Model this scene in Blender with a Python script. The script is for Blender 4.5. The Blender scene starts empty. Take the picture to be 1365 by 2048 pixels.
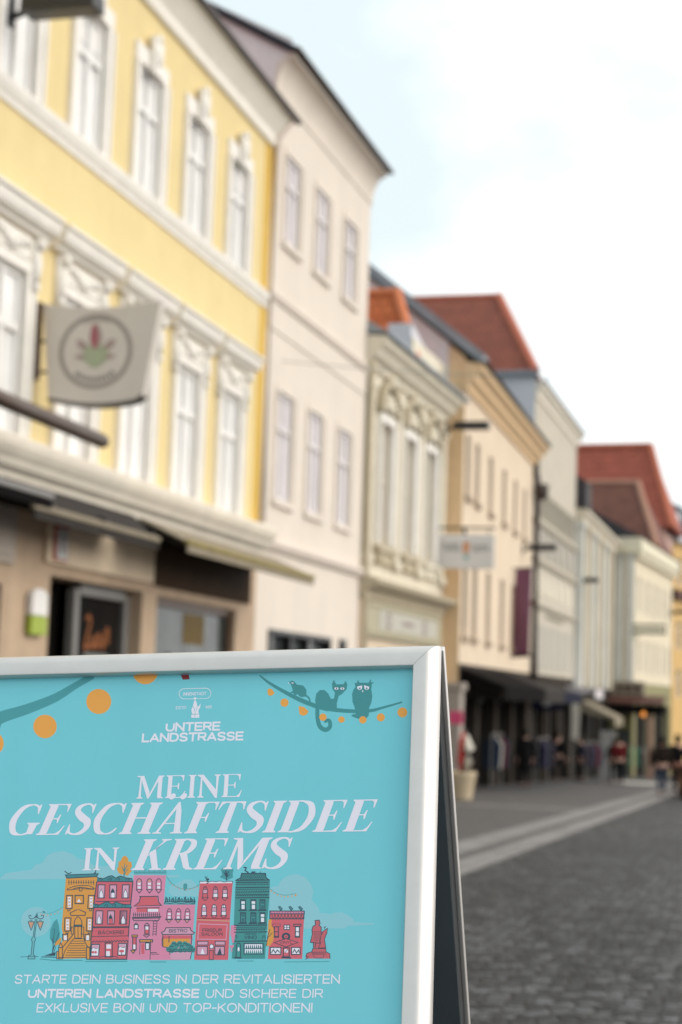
import bpy, bmesh, math, random
from mathutils import Vector, Matrix
random.seed(7)
sc = bpy.context.scene
COL = sc.collection
R = math.radians

# ------------------------------------------------------------------ camera
YAW, PITCH, ROLL = 0.253851791, 0.109038518, 0.0323092700
fw = Vector((-math.sin(YAW) * math.cos(PITCH), math.cos(YAW) * math.cos(PITCH), math.sin(PITCH)))
rt = fw.cross(Vector((0, 0, 1))).normalized()
up = rt.cross(fw)
rt2 = rt * math.cos(ROLL) + up * math.sin(ROLL)
up2 = -rt * math.sin(ROLL) + up * math.cos(ROLL)
cd = bpy.data.cameras.new('camera')
cam = bpy.data.objects.new('camera', cd)
COL.objects.link(cam)
cam.matrix_world = Matrix(((rt2.x, up2.x, -fw.x, 0), (rt2.y, up2.y, -fw.y, 0), (rt2.z, up2.z, -fw.z, 1.05), (0, 0, 0, 1)))
cd.sensor_fit = 'VERTICAL'; cd.sensor_height = 36.0; cd.sensor_width = 24.0
cd.lens = 3291.6 / 2048 * 36.0
cd.clip_start = 0.05; cd.clip_end = 3000
cd.dof.use_dof = True
cd.dof.focus_distance = 2.07
cd.dof.aperture_fstop = 5.0
cd.dof.aperture_blades = 9
sc.camera = cam

# ------------------------------------------------------------------ light
SUN_EL, SUN_AZ = 24.0, 84.0            # azimuth measured from +Y towards +X
world = bpy.data.worlds.new('World'); sc.world = world; world.use_nodes = True
nt = world.node_tree; nt.nodes.clear()
wo = nt.nodes.new('ShaderNodeOutputWorld'); bg = nt.nodes.new('ShaderNodeBackground')
sky = nt.nodes.new('ShaderNodeTexSky'); sky.sky_type = 'NISHITA'; sky.sun_disc = False
sky.sun_elevation = R(SUN_EL); sky.sun_rotation = R(SUN_AZ); sky.dust_density = 2.0; sky.air_density = 1.0
tc = nt.nodes.new('ShaderNodeTexCoord')
mp = nt.nodes.new('ShaderNodeMapping'); mp.inputs['Location'].default_value = (0.35, 0.1, 0.22); mp.inputs['Scale'].default_value = (1, 1, 1.8)
nz = nt.nodes.new('ShaderNodeTexNoise'); nz.inputs['Scale'].default_value = 3.1; nz.inputs['Detail'].default_value = 6; nz.inputs['Roughness'].default_value = .52
rp = nt.nodes.new('ShaderNodeValToRGB'); rp.color_ramp.elements[0].position = .44; rp.color_ramp.elements[1].position = .66
hz = nt.nodes.new('ShaderNodeMix'); hz.data_type = 'RGBA'; hz.inputs[0].default_value = .92
mx = nt.nodes.new('ShaderNodeMix'); mx.data_type = 'RGBA'
dt = nt.nodes.new('ShaderNodeVectorMath'); dt.operation = 'DOT_PRODUCT'; dt.inputs[1].default_value = (.75, .35, .30)
ad = nt.nodes.new('ShaderNodeMath'); ad.operation = 'MULTIPLY_ADD'; ad.inputs[1].default_value = 1.4; 
sb = nt.nodes.new('ShaderNodeMath'); sb.operation = 'SUBTRACT'; sb.inputs[1].default_value = .38
nt.links.new(tc.outputs['Generated'], mp.inputs['Vector']); nt.links.new(mp.outputs[0], nz.inputs['Vector']); nt.links.new(tc.outputs['Generated'], dt.inputs[0])
nt.links.new(dt.outputs['Value'], ad.inputs[0]); nt.links.new(nz.outputs['Fac'], ad.inputs[2]); nt.links.new(ad.outputs[0], sb.inputs[0])
nt.links.new(sb.outputs[0], rp.inputs[0]); nt.links.new(rp.outputs[0], mx.inputs[0])
nt.links.new(sky.outputs[0], hz.inputs[6]); hz.inputs[7].default_value = (4.95, 5.6, 5.75, 1)
nt.links.new(hz.outputs[2], mx.inputs[6]); mx.inputs[7].default_value = (7.6, 7.6, 7.5, 1)
nt.links.new(mx.outputs[2], bg.inputs[0]); bg.inputs[1].default_value = 0.11
nt.links.new(bg.outputs[0], wo.inputs[0])
sl = bpy.data.lights.new('sun', 'SUN'); sl.energy = 1.12; sl.angle = R(50); sl.color = (1, .93, .82)
sun = bpy.data.objects.new('sun', sl); COL.objects.link(sun)
sd = Vector((math.sin(R(SUN_AZ)) * math.cos(R(SUN_EL)), math.cos(R(SUN_AZ)) * math.cos(R(SUN_EL)), math.sin(R(SUN_EL))))
sun.rotation_euler = sd.to_track_quat('Z', 'Y').to_euler(); sun.location = sd * 60
sc.view_settings.view_transform = 'Standard'; sc.view_settings.look = 'None'
sc.view_settings.exposure = 0.72; sc.view_settings.gamma = 1

SLOPE = 0.032
def gz(y): return -SLOPE * y

# ------------------------------------------------------------------ helpers
def tag(o, label=None, cat=None, group=None, kind=None):
    if label: o['label'] = label
    if cat: o['category'] = cat
    if group: o['group'] = group
    if kind: o['kind'] = kind
    return o

def thing(name, label, cat, loc=(0, 0, 0), rz=0, group=None):
    o = bpy.data.objects.new(name, None); COL.objects.link(o)
    o.empty_display_size = .2; o.location = loc; o.rotation_euler = (0, 0, rz)
    return tag(o, label, cat, group)

def copy_tree(o, parent=None):
    c = o.copy(); COL.objects.link(c)
    if parent: c.parent = parent
    for ch in list(o.children): copy_tree(ch, c)
    return c

class MB:
    def __init__(s): s.v = []; s.f = []; s.mi = []; s.m = 0
    def add(s, vs, fs):
        n = len(s.v); s.v += [tuple(p) for p in vs]
        for f in fs: s.f.append([n + i for i in f]); s.mi.append(s.m)
        return s
    def box(s, x0, x1, y0, y1, z0, z1):
        return s.add([(x0, y0, z0), (x1, y0, z0), (x1, y1, z0), (x0, y1, z0), (x0, y0, z1), (x1, y0, z1), (x1, y1, z1), (x0, y1, z1)],
                     [(0, 3, 2, 1), (4, 5, 6, 7), (0, 1, 5, 4), (1, 2, 6, 5), (2, 3, 7, 6), (3, 0, 4, 7)])
    def quad(s, *p): return s.add(p, [tuple(range(len(p)))])
    def prism(s, prof, y0, y1):           # profile (x, z) swept along y
        n = len(prof)
        vs = [(x, y0, z) for x, z in prof] + [(x, y1, z) for x, z in prof]
        fs = [(i, (i + 1) % n, n + (i + 1) % n, n + i) for i in range(n)] + [tuple(range(n))[::-1], tuple(range(n, 2 * n))]
        return s.add(vs, fs)
    def prismx(s, prof, x0, x1):          # profile (y, z) swept along x
        n = len(prof)
        vs = [(x0, y, z) for y, z in prof] + [(x1, y, z) for y, z in prof]
        fs = [(i, (i + 1) % n, n + (i + 1) % n, n + i) for i in range(n)] + [tuple(range(n))[::-1], tuple(range(n, 2 * n))]
        return s.add(vs, fs)
    def tube(s, path, r, n=12, cap=True):
        path = [Vector(p) for p in path]; rs = r if isinstance(r, (list, tuple)) else [r] * len(path)
        rings = []
        for i, p in enumerate(path):
            d = (path[min(i + 1, len(path) - 1)] - path[max(i - 1, 0)]).normalized()
            a = d.cross(Vector((0, 0, 1)))
            if a.length < 1e-4: a = d.cross(Vector((0, 1, 0)))
            a.normalize(); b = d.cross(a)
            rings.append([p + (a * math.cos(2 * math.pi * k / n) + b * math.sin(2 * math.pi * k / n)) * rs[i] for k in range(n)])
        vs = [q for rg in rings for q in rg]; fs = []
        for i in range(len(rings) - 1):
            for k in range(n): fs.append((i * n + k, i * n + (k + 1) % n, (i + 1) * n + (k + 1) % n, (i + 1) * n + k))
        if cap: fs += [tuple(range(n))[::-1], tuple(range((len(rings) - 1) * n, len(rings) * n))]
        return s.add(vs, fs)
    def lathe(s, prof, c=(0, 0, 0), n=24):  # profile (r, z)
        vs = []; fs = []
        for r, z in prof:
            for k in range(n): vs.append((c[0] + r * math.cos(2 * math.pi * k / n), c[1] + r * math.sin(2 * math.pi * k / n), c[2] + z))
        for i in range(len(prof) - 1):
            for k in range(n): fs.append((i * n + k, i * n + (k + 1) % n, (i + 1) * n + (k + 1) % n, (i + 1) * n + k))
        fs += [tuple(range(n))[::-1], tuple(range((len(prof) - 1) * n, len(prof) * n))]
        return s.add(vs, fs)
    def blob(s, c, r, nu=12, nv=8):
        vs = []; fs = []
        for j in range(1, nv):
            t = math.pi * j / nv
            for k in range(nu):
                a = 2 * math.pi * k / nu
                vs.append((c[0] + r[0] * math.sin(t) * math.cos(a), c[1] + r[1] * math.sin(t) * math.sin(a), c[2] + r[2] * math.cos(t)))
        vs += [(c[0], c[1], c[2] + r[2]), (c[0], c[1], c[2] - r[2])]
        T = len(vs) - 2
        for j in range(nv - 2):
            for k in range(nu): fs.append((j * nu + k, j * nu + (k + 1) % nu, (j + 1) * nu + (k + 1) % nu, (j + 1) * nu + k))
        for k in range(nu):
            fs.append((T, (k + 1) % nu, k)); fs.append((T + 1, (nv - 2) * nu + k, (nv - 2) * nu + (k + 1) % nu))
        return s.add(vs, fs)
    def build(s, name, mats, parent=None, smooth=False, bevel=0, recalc=True, dz=0.0):
        me = bpy.data.meshes.new(name)
        me.from_pydata([(a, b, c + dz) for a, b, c in s.v], [], s.f)
        if not isinstance(mats, (list, tuple)): mats = [mats]
        for m in mats: me.materials.append(m)
        me.polygons.foreach_set('material_index', s.mi)
        if recalc:
            bm = bmesh.new(); bm.from_mesh(me); bmesh.ops.recalc_face_normals(bm, faces=bm.faces); bm.to_mesh(me); bm.free()
        if smooth: me.polygons.foreach_set('use_smooth', [True] * len(me.polygons))
        me.update()
        o = bpy.data.objects.new(name, me); COL.objects.link(o)
        if parent: o.parent = parent
        if bevel:
            b = o.modifiers.new('bevel', 'BEVEL'); b.width = bevel; b.segments = 2; b.limit_method = 'ANGLE'; b.angle_limit = R(40)
        return o

# ------------------------------------------------------------------ materials
def nodes_of(m):
    m.use_nodes = True; t = m.node_tree; return t, t.nodes['Principled BSDF']
_mc = {}
def mat(name, col, rough=.7, metal=0, var=.06, scale=3.0, bump=.0, bscale=30, spec=.5, streak=0, emit=0):
    if name in _mc: return _mc[name]
    m = bpy.data.materials.new(name); t, b = nodes_of(m); _mc[name] = m
    b.inputs['Roughness'].default_value = rough; b.inputs['Metallic'].default_value = metal
    if any(k in name for k in ('cloth', 'coat', 'jacket', 'trousers', 'jeans', 'awning', 'shop_wall', 'shop_front', 'print', 'paint', 'shade_brown_stone', 'interior', 'hair', 'plaster')): spec = min(spec, .12)
    if any(k in name for k in ('awning_', 'black_awning', 'shop_wall', 'shop_front', 'coat', 'trousers', 'interior', 'dark_glass', 'shade_brown_stone')): spec = 0.02; b.inputs['Roughness'].default_value = max(rough, .6)
    b.inputs['Specular IOR Level'].default_value = spec
    c = (*col, 1)
    if var > 0:
        tc = t.nodes.new('ShaderNodeTexCoord')
        n = t.nodes.new('ShaderNodeTexNoise'); n.inputs['Scale'].default_value = scale; n.inputs['Detail'].default_value = 8; n.inputs['Roughness'].default_value = .6
        t.links.new(tc.outputs['Object'], n.inputs['Vector'])
        r = t.nodes.new('ShaderNodeMapRange'); r.inputs[1].default_value = .3; r.inputs[2].default_value = .7
        r.inputs[3].default_value = 1 - var; r.inputs[4].default_value = 1 + var
        t.links.new(n.outputs['Fac'], r.inputs[0])
        mu = t.nodes.new('ShaderNodeMix'); mu.data_type = 'RGBA'; mu.blend_type = 'MULTIPLY'; mu.inputs[0].default_value = 1
        mu.inputs[6].default_value = c
        src = r.outputs[0]
        if streak:
            mp = t.nodes.new('ShaderNodeMapping'); mp.inputs['Scale'].default_value = (2.2, 2.2, .22)
            n2 = t.nodes.new('ShaderNodeTexNoise'); n2.inputs['Scale'].default_value = 1.7; n2.inputs['Detail'].default_value = 5
            t.links.new(tc.outputs['Object'], mp.inputs[0]); t.links.new(mp.outputs[0], n2.inputs['Vector'])
            r2 = t.nodes.new('ShaderNodeMapRange'); r2.inputs[1].default_value = .35; r2.inputs[2].default_value = .75; r2.inputs[3].default_value = 1; r2.inputs[4].default_value = 1 - streak
            t.links.new(n2.outputs['Fac'], r2.inputs[0])
            mm = t.nodes.new('ShaderNodeMath'); mm.operation = 'MULTIPLY'
            t.links.new(r.outputs[0], mm.inputs[0]); t.links.new(r2.outputs[0], mm.inputs[1]); src = mm.outputs[0]
        t.links.new(src, mu.inputs[7]); t.links.new(mu.outputs[2], b.inputs['Base Color'])
        if bump:
            n3 = t.nodes.new('ShaderNodeTexNoise'); n3.inputs['Scale'].default_value = bscale; n3.inputs['Detail'].default_value = 6
            t.links.new(tc.outputs['Object'], n3.inputs['Vector'])
            bp = t.nodes.new('ShaderNodeBump'); bp.inputs['Strength'].default_value = bump; bp.inputs['Distance'].default_value = .02
            t.links.new(n3.outputs['Fac'], bp.inputs['Height']); t.links.new(bp.outputs[0], b.inputs['Normal'])
    else:
        b.inputs['Base Color'].default_value = c
    if emit:
        b.inputs['Emission Color'].default_value = c; b.inputs['Emission Strength'].default_value = emit
    return m

def tile_mat(name, c1, c2, sx=4.0, sy=4.0):
    """clay roof tiles: rows along the slope, in object space"""
    m = bpy.data.materials.new(name); t, b = nodes_of(m); b.inputs['Roughness'].default_value = .8
    uv = t.nodes.new('ShaderNodeUVMap'); uv.uv_map = 'UVMap'
    br = t.nodes.new('ShaderNodeTexBrick'); br.inputs['Color1'].default_value = (*c1, 1); br.inputs['Color2'].default_value = (*c2, 1)
    br.inputs['Mortar'].default_value = (c1[0] * .5, c1[1] * .45, c1[2] * .45, 1); br.inputs['Scale'].default_value = 1
    br.inputs['Mortar Size'].default_value = .028; br.inputs['Brick Width'].default_value = 1 / sx; br.inputs['Row Height'].default_value = 1 / sy
    br.inputs['Bias'].default_value = -.1
    t.links.new(uv.outputs[0], br.inputs['Vector'])
    n = t.nodes.new('ShaderNodeTexNoise'); n.inputs['Scale'].default_value = 1.3; n.inputs['Detail'].default_value = 6
    t.links.new(uv.outputs[0], n.inputs['Vector'])
    mu = t.nodes.new('ShaderNodeMix'); mu.data_type = 'RGBA'; mu.blend_type = 'MULTIPLY'; mu.inputs[0].default_value = .55
    t.links.new(br.outputs[0], mu.inputs[6]); t.links.new(n.outputs['Fac'], mu.inputs[7]); t.links.new(mu.outputs[2], b.inputs['Base Color'])
    w = t.nodes.new('ShaderNodeTexWave'); w.wave_type = 'BANDS'; w.bands_direction = 'Y'; w.wave_profile = 'SAW'; w.inputs['Scale'].default_value = sy / (2 * math.pi) * 1.0 * math.pi * 1.0
    w.inputs['Scale'].default_value = sy * 0.31831
    t.links.new(uv.outputs[0], w.inputs['Vector'])
    bp = t.nodes.new('ShaderNodeBump'); bp.inputs['Strength'].default_value = .9; bp.inputs['Distance'].default_value = .06
    t.links.new(w.outputs['Fac'], bp.inputs['Height']); t.links.new(bp.outputs[0], b.inputs['Normal'])
    return m

def uv_slope(o):
    """UVs in metres: u horizontal along the slope, v up the slope"""
    me = o.data; uvl = me.uv_layers.new(name='UVMap')
    for p in me.polygons:
        n = p.normal; h = Vector((0, 0, 1)).cross(n)
        h = h.normalized() if h.length > 1e-4 else Vector((1, 0, 0)); s = n.cross(h)
        for li in p.loop_indices:
            c = me.vertices[me.loops[li].vertex_index].co; uvl.data[li].uv = (c.dot(h), c.dot(s))
    return o

M = dict(
    yellow=mat('yellow_plaster', (.76, .615, .325), .85, var=.04, scale=1.2, bump=.06, streak=.04),
    yellow_deep=mat('deep_yellow_plaster', (.72, .48, .12), .85, var=.05),
    stucco=mat('white_stucco', (.84, .80, .74), .8, var=.05, scale=4, bump=.05, streak=.06),
    cream=mat('cream_stucco', (.82, .75, .64), .82, var=.06, scale=2, bump=.05, streak=.08),
    beige=mat('beige_plaster', (.74, .66, .58), .85, var=.04, scale=.9, bump=.07, streak=.05),
    beige_trim=mat('beige_trim', (.70, .61, .54), .85, var=.05, scale=3),
    grey_wall=mat('grey_side_plaster', (.80, .76, .77), .88, var=.08, scale=.8, streak=.1),
    ornate=mat('pale_cream_plaster', (.74, .68, .56), .82, var=.06, scale=2, bump=.06, streak=.1),
    ornate_dark=mat('ochre_relief', (.50, .43, .31), .85, var=.1, scale=5),
    peach=mat('peach_plaster', (.74, .61, .47), .85, var=.05, scale=.8, bump=.05, streak=.05),
    peach_trim=mat('orange_cornice', (.76, .54, .32), .8, var=.06, scale=3),
    greycream=mat('grey_cream_plaster', (.56, .51, .43), .85, var=.08, scale=1.1, streak=.1),
    greypanel=mat('grey_relief_panel', (.44, .41, .36), .85, var=.08, scale=2),
    palewall=mat('pale_wall', (.68, .61, .49), .82, var=.06, scale=1, streak=.08),
    whitewall=mat('white_pilaster_plaster', (.66, .66, .62), .8, var=.06, scale=2, streak=.08),
    bluewhite=mat('white_gable_plaster', (.66, .66, .70), .85, var=.05, scale=1),
    pink=mat('pink_plaster', (.68, .48, .42), .85, var=.05, scale=1),
    farYellow=mat('ochre_yellow_plaster', (.66, .44, .19), .85, var=.06, scale=1),
    stone=mat('beige_stone', (.50, .365, .25), .75, var=.12, scale=2.2, bump=.05, streak=.1),
    stone_shade=mat('shade_brown_stone', (.06, .036, .021), .55, var=.12, scale=2),  # shade under the awning, worked into the stone colour
    slate=mat('dark_slate', (.045, .05, .06), .6, var=.2, scale=6),
    zinc=mat('grey_zinc', (.26, .29, .32), .45, metal=.4, var=.12, scale=3),
    darkroof=mat('dark_tile_roof', (.055, .05, .055), .8, var=.25, scale=5),
    gutter=mat('dark_gutter', (.06, .045, .04), .5, metal=.3, var=.1),
    black=mat('black_metal', (.012, .012, .013), .4, var=.1),
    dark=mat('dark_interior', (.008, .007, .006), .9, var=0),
    bronze=mat('bronze_frame', (.09, .05, .03), .4, metal=.4, var=.1),
    greyframe=mat('grey_door_frame', (.22, .21, .20), .5, metal=.2, var=.06),
    winwhite=mat('white_window_paint', (.80, .78, .76), .5, var=.03),
    pane=mat('window_glass', (.36, .36, .36), .12, var=.25, scale=.9, spec=.6),
    pane_bright=mat('bright_curtained_glass', (.84, .83, .82), .2, var=.12, scale=1.1, spec=.6),
    pane2=mat('curtained_glass', (.80, .75, .77), .4, var=.12, scale=1.2, spec=.5),
    pane_dark=mat('dark_glass', (.013, .011, .010), .2, var=.4, scale=.7, spec=.12),
    pane_brown=mat('brown_glass', (.17, .12, .085), .2, var=.2, scale=1, spec=.4),
    pane_grey=mat('grey_green_glass', (.075, .088, .088), .12, var=.5, scale=1.6, spec=.25),
    alu=mat('anodised_aluminium', (.67, .64, .615), .40, metal=.6, var=.03, scale=40, spec=.5),
    alu_dark=mat('leaf_back_sheet', (.10, .125, .14), .3, metal=.1, var=.15, scale=4),
    plastic_black=mat('black_plastic', (.012, .012, .013), .5, var=0),
    signface=mat('pale_sign_face', (.60, .545, .485), .5, var=.03, scale=3),
    signwhite=mat('white_sign_face', (.70, .67, .65), .5, var=.03),
    tubebrown=mat('brown_steel', (.10, .065, .048), .42, metal=.35, var=.12, scale=6),
    awning=mat('beige_awning', (.27, .23, .17), .8, var=.08, scale=3),
    awning_yellow=mat('olive_yellow_trim', (.24, .19, .05), .8, var=.2, scale=4),
    awning_dark=mat('black_awning', (.009, .008, .008), .8, var=.15),
    awning_grey=mat('grey_brown_awning', (.035, .03, .027), .8, var=.15),
    awning_white=mat('white_awning', (.60, .56, .58), .8, var=.05),
    burgundy=mat('burgundy_cloth', (.17, .07, .11), .75, var=.1, scale=3),
    planter=mat('cream_planter', (.62, .50, .34), .7, var=.07, scale=4, bump=.05),
    red=mat('red_cloth', (.50, .035, .03), .8, var=.06),
    white=mat('white_cloth', (.68, .63, .55), .8, var=.05),
    pinksign=mat('pink_sign', (.62, .06, .17), .5, var=.03),
    greeniron=mat('green_iron', (.06, .10, .065), .5, metal=.2, var=.1),
    rust=mat('red_brown_fascia', (.085, .028, .02), .7, var=.1),
    orange_lamp=mat('orange_lamp_glass', (1, .35, .06), .4, var=0, emit=.6),
    wood=mat('brown_wood', (.16, .085, .05), .7, var=.2, scale=6),
    skin=mat('skin', (.55, .33, .25), .6, var=.04),
    coat_black=mat('black_coat', (.012, .011, .012), .85, var=.1),
    coat_red=mat('dark_red_jacket', (.12, .012, .014), .8, var=.1),
    coat_brown=mat('dark_brown_jacket', (.022, .015, .012), .8, var=.1),
    jeans=mat('dark_jeans', (.03, .045, .075), .85, var=.12),
    trousers=mat('black_trousers', (.014, .014, .016), .85, var=.1),
    hair=mat('dark_hair', (.02, .014, .01), .6, var=.1),
    lilac=mat('lilac_cloth', (.075, .06, .085), .85, var=.1),
    navy=mat('navy_cloth', (.008, .01, .028), .85, var=.1),
    green=mat('green_cloth', (.06, .28, .16), .8, var=.08),
    leafgreen=mat('leaf_green_panel', (.33, .42, .04), .5, var=.05),
    olive=mat('olive_yellow_panel', (.30, .27, .12), .6, var=.1),
)
T_ORANGE = tile_mat('orange_clay_tiles', (.90, .24, .07), (.66, .14, .04), 3.2, 3.4)
T_RED = tile_mat('red_clay_tiles', (.42, .12, .07), (.31, .09, .055), 5, 4)
T_FAR = tile_mat('red_brown_tiles', (.52, .125, .075), (.42, .10, .06), 4, 2.4)
T_BROWN = tile_mat('brown_tiles', (.30, .12, .08), (.22, .09, .065), 4, 3)
T_SLATE = tile_mat('slate_tiles', (.07, .085, .11), (.055, .068, .09), 4, 5)

# ------------------------------------------------------------------ ground
def ground_material():
    m = bpy.data.materials.new('granite_setts'); t, b = nodes_of(m)
    b.inputs['Roughness'].default_value = .55; b.inputs['Specular IOR Level'].default_value = .12
    tc = t.nodes.new('ShaderNodeTexCoord')
    nd = t.nodes.new('ShaderNodeTexNoise'); nd.inputs['Scale'].default_value = 1.1; nd.inputs['Detail'].default_value = 2
    t.links.new(tc.outputs['Object'], nd.inputs['Vector'])
    ad = t.nodes.new('ShaderNodeMix'); ad.data_type = 'RGBA'; ad.blend_type = 'ADD'; ad.inputs[0].default_value = .10
    t.links.new(tc.outputs['Object'], ad.inputs[6]); t.links.new(nd.outputs['Color'], ad.inputs[7])
    v = t.nodes.new('ShaderNodeTexVoronoi'); v.inputs['Scale'].default_value = 11.0; v.inputs['Randomness'].default_value = .75
    e = t.nodes.new('ShaderNodeTexVoronoi'); e.feature = 'DISTANCE_TO_EDGE'; e.inputs['Scale'].default_value = 11.0; e.inputs['Randomness'].default_value = .75
    v.voronoi_dimensions = '2D'; e.voronoi_dimensions = '2D'
    t.links.new(ad.outputs[2], v.inputs['Vector']); t.links.new(ad.outputs[2], e.inputs['Vector'])
    bw = t.nodes.new('ShaderNodeSeparateColor'); t.links.new(v.outputs['Color'], bw.inputs[0])
    cr = t.nodes.new('ShaderNodeValToRGB'); cr.color_ramp.elements[0].color = (.007, .007, .007, 1); cr.color_ramp.elements[1].color = (.112, .112, .116, 1)
    el = cr.color_ramp.elements.new(.55); el.color = (.033, .0326, .0332, 1)
    t.links.new(bw.outputs[0], cr.inputs[0])
    gr = t.nodes.new('ShaderNodeTexNoise'); gr.inputs['Scale'].default_value = 60; gr.inputs['Detail'].default_value = 4
    t.links.new(tc.outputs['Object'], gr.inputs['Vector'])
    big = t.nodes.new('ShaderNodeTexNoise'); big.inputs['Scale'].default_value = .55; big.inputs['Detail'].default_value = 5
    t.links.new(tc.outputs['Object'], big.inputs['Vector'])
    m1 = t.nodes.new('ShaderNodeMix'); m1.data_type = 'RGBA'; m1.blend_type = 'OVERLAY'; m1.inputs[0].default_value = .5
    t.links.new(cr.outputs[0], m1.inputs[6]); t.links.new(gr.outputs['Fac'], m1.inputs[7])
    m2 = t.nodes.new('ShaderNodeMix'); m2.data_type = 'RGBA'; m2.blend_type = 'OVERLAY'; m2.inputs[0].default_value = .7
    t.links.new(m1.outputs[2], m2.inputs[6]); t.links.new(big.outputs['Fac'], m2.inputs[7])
    jr = t.nodes.new('ShaderNodeMapRange'); jr.inputs[1].default_value = .02; jr.inputs[2].default_value = .12
    t.links.new(e.outputs['Distance'], jr.inputs[0])
    m3 = t.nodes.new('ShaderNodeMix'); m3.data_type = 'RGBA'; t.links.new(jr.outputs[0], m3.inputs[0])
    m3.inputs[6].default_value = (.014, .013, .012, 1); t.links.new(m2.outputs[2], m3.inputs[7])
    t.links.new(m3.outputs[2], b.inputs['Base Color'])
    jr2 = t.nodes.new('ShaderNodeMapRange'); jr2.inputs[1].default_value = 0; jr2.inputs[2].default_value = .22; jr2.interpolation_type = 'SMOOTHSTEP'
    t.links.new(e.outputs['Distance'], jr2.inputs[0])
    sm = t.nodes.new('ShaderNodeMath'); sm.operation = 'MULTIPLY_ADD'; sm.inputs[1].default_value = .25
    t.links.new(gr.outputs['Fac'], sm.inputs[0]); t.links.new(jr2.outputs[0], sm.inputs[2])
    bp = t.nodes.new('ShaderNodeBump'); bp.inputs['Strength'].default_value = 1; bp.inputs['Distance'].default_value = .011
    t.links.new(sm.outputs[0], bp.inputs['Height']); t.links.new(bp.outputs[0], b.inputs['Normal'])
    return m

def slab_material(name, c, sx, sy, var=.12):
    m = bpy.data.materials.new(name); t, b = nodes_of(m); b.inputs['Roughness'].default_value = .7
    tc = t.nodes.new('ShaderNodeTexCoord')
    br = t.nodes.new('ShaderNodeTexBrick'); br.inputs['Scale'].default_value = 1; br.inputs['Brick Width'].default_value = sx; br.inputs['Row Height'].default_value = sy
    br.inputs['Mortar Size'].default_value = .008; br.inputs['Color1'].default_value = (*[k * (1 + var) for k in c], 1); br.inputs['Color2'].default_value = (*[k * (1 - var) for k in c], 1)
    br.inputs['Mortar'].default_value = (*[k * .4 for k in c], 1)
    t.links.new(tc.outputs['Object'], br.inputs['Vector'])
    n = t.nodes.new('ShaderNodeTexNoise'); n.inputs['Scale'].default_value = 2.2; n.inputs['Detail'].default_value = 8
    t.links.new(tc.outputs['Object'], n.inputs['Vector'])
    mu = t.nodes.new('ShaderNodeMix'); mu.data_type = 'RGBA'; mu.blend_type = 'OVERLAY'; mu.inputs[0].default_value = .6
    t.links.new(br.outputs[0], mu.inputs[6]); t.links.new(n.outputs['Fac'], mu.inputs[7]); t.links.new(mu.outputs[2], b.inputs['Base Color'])
    bp = t.nodes.new('ShaderNodeBump'); bp.inputs['Strength'].default_value = .5; bp.inputs['Distance'].default_value = .01
    t.links.new(br.outputs['Fac'], bp.inputs['Height']); bp.invert = True; t.links.new(bp.outputs[0], b.inputs['Normal'])
    return m

def sheet(name, x0, x1, y0, y1, m, lift):
    mb = MB(); mb.quad((x0, y0, gz(y0) + lift), (x1, y0, gz(y0) + lift), (x1, y1, gz(y1) + lift), (x0, y1, gz(y1) + lift))
    return tag(mb.build(name, m), kind='structure')
sheet('ground', -300, 300, -60, 700, ground_material(), 0)
sheet('pavement', -9.5, -2.42, -6, 110, slab_material('pavement_slabs', (.056, .051, .049), .22, .16), .004)
STRIP = slab_material('pale_granite_band', (.19, .178, .172), .35, .6, .10)
sheet('paving_or_sunlit_band', -3.35, -2.95, -6, 82, STRIP, .008)
sheet('paving_or_sunlit_band', -2.79, -2.44, -6, 82, STRIP, .008)
sheet('paving_or_sunlit_band', -7.6, -3.36, 31.0, 31.9, slab_material('pale_cross_band', (.16, .145, .13), .5, .45, .12), .008)
sheet('paving_or_sunlit_band', -5.6, -1.0, 63.6, 68.5, slab_material('sun_patch_paving', (.55, .53, .48), .6, .6, .08), .012)  # far patch of sunlight on the ground, put in as a pale sheet

# ------------------------------------------------------------------ building kit
ROW = 'old town houses in the row along the street'
class House:
    def __init__(s, name, label, p, deg, L):
        s.L = L; s.z0 = gz(p[1] + L * .5) - .15
        s.root = thing(name, label, 'house', (p[0], p[1], s.z0), -R(deg), ROW)
        a = R(deg); s.p = p; s.end = (p[0] + L * math.sin(a), p[1] + L * math.cos(a)); s.deg = deg
    def put(s, mb, name, m, parent=None, **k):        # mesh coordinates use absolute heights
        return mb.build(name, m, parent or s.root, dz=-s.z0, **k)

def wall_mesh(mb, y0, y1, z0, z1, holes, depth=.22, x=0.0, rev=0):
    ys = sorted(set([y0, y1] + [h[0] for h in holes] + [h[1] for h in holes]))
    zs = sorted(set([z0, z1] + [h[2] for h in holes] + [h[3] for h in holes]))
    for a, b in zip(ys, ys[1:]):
        for c, d in zip(zs, zs[1:]):
            my, mz = (a + b) / 2, (c + d) / 2
            if any(h[0] < my < h[1] and h[2] < mz < h[3] for h in holes): continue
            mb.quad((x, a, c), (x, b, c), (x, b, d), (x, a, d))
    m0 = mb.m; mb.m = rev
    for a, b, c, d in holes:
        xi = x - depth
        mb.quad((x, a, c), (xi, a, c), (xi, b, c), (x, b, c)); mb.quad((x, a, d), (x, b, d), (xi, b, d), (xi, a, d))
        mb.quad((x, a, c), (x, a, d), (xi, a, d), (xi, a, c)); mb.quad((x, b, c), (xi, b, c), (xi, b, d), (x, b, d))
    mb.m = m0
    return mb

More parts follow.
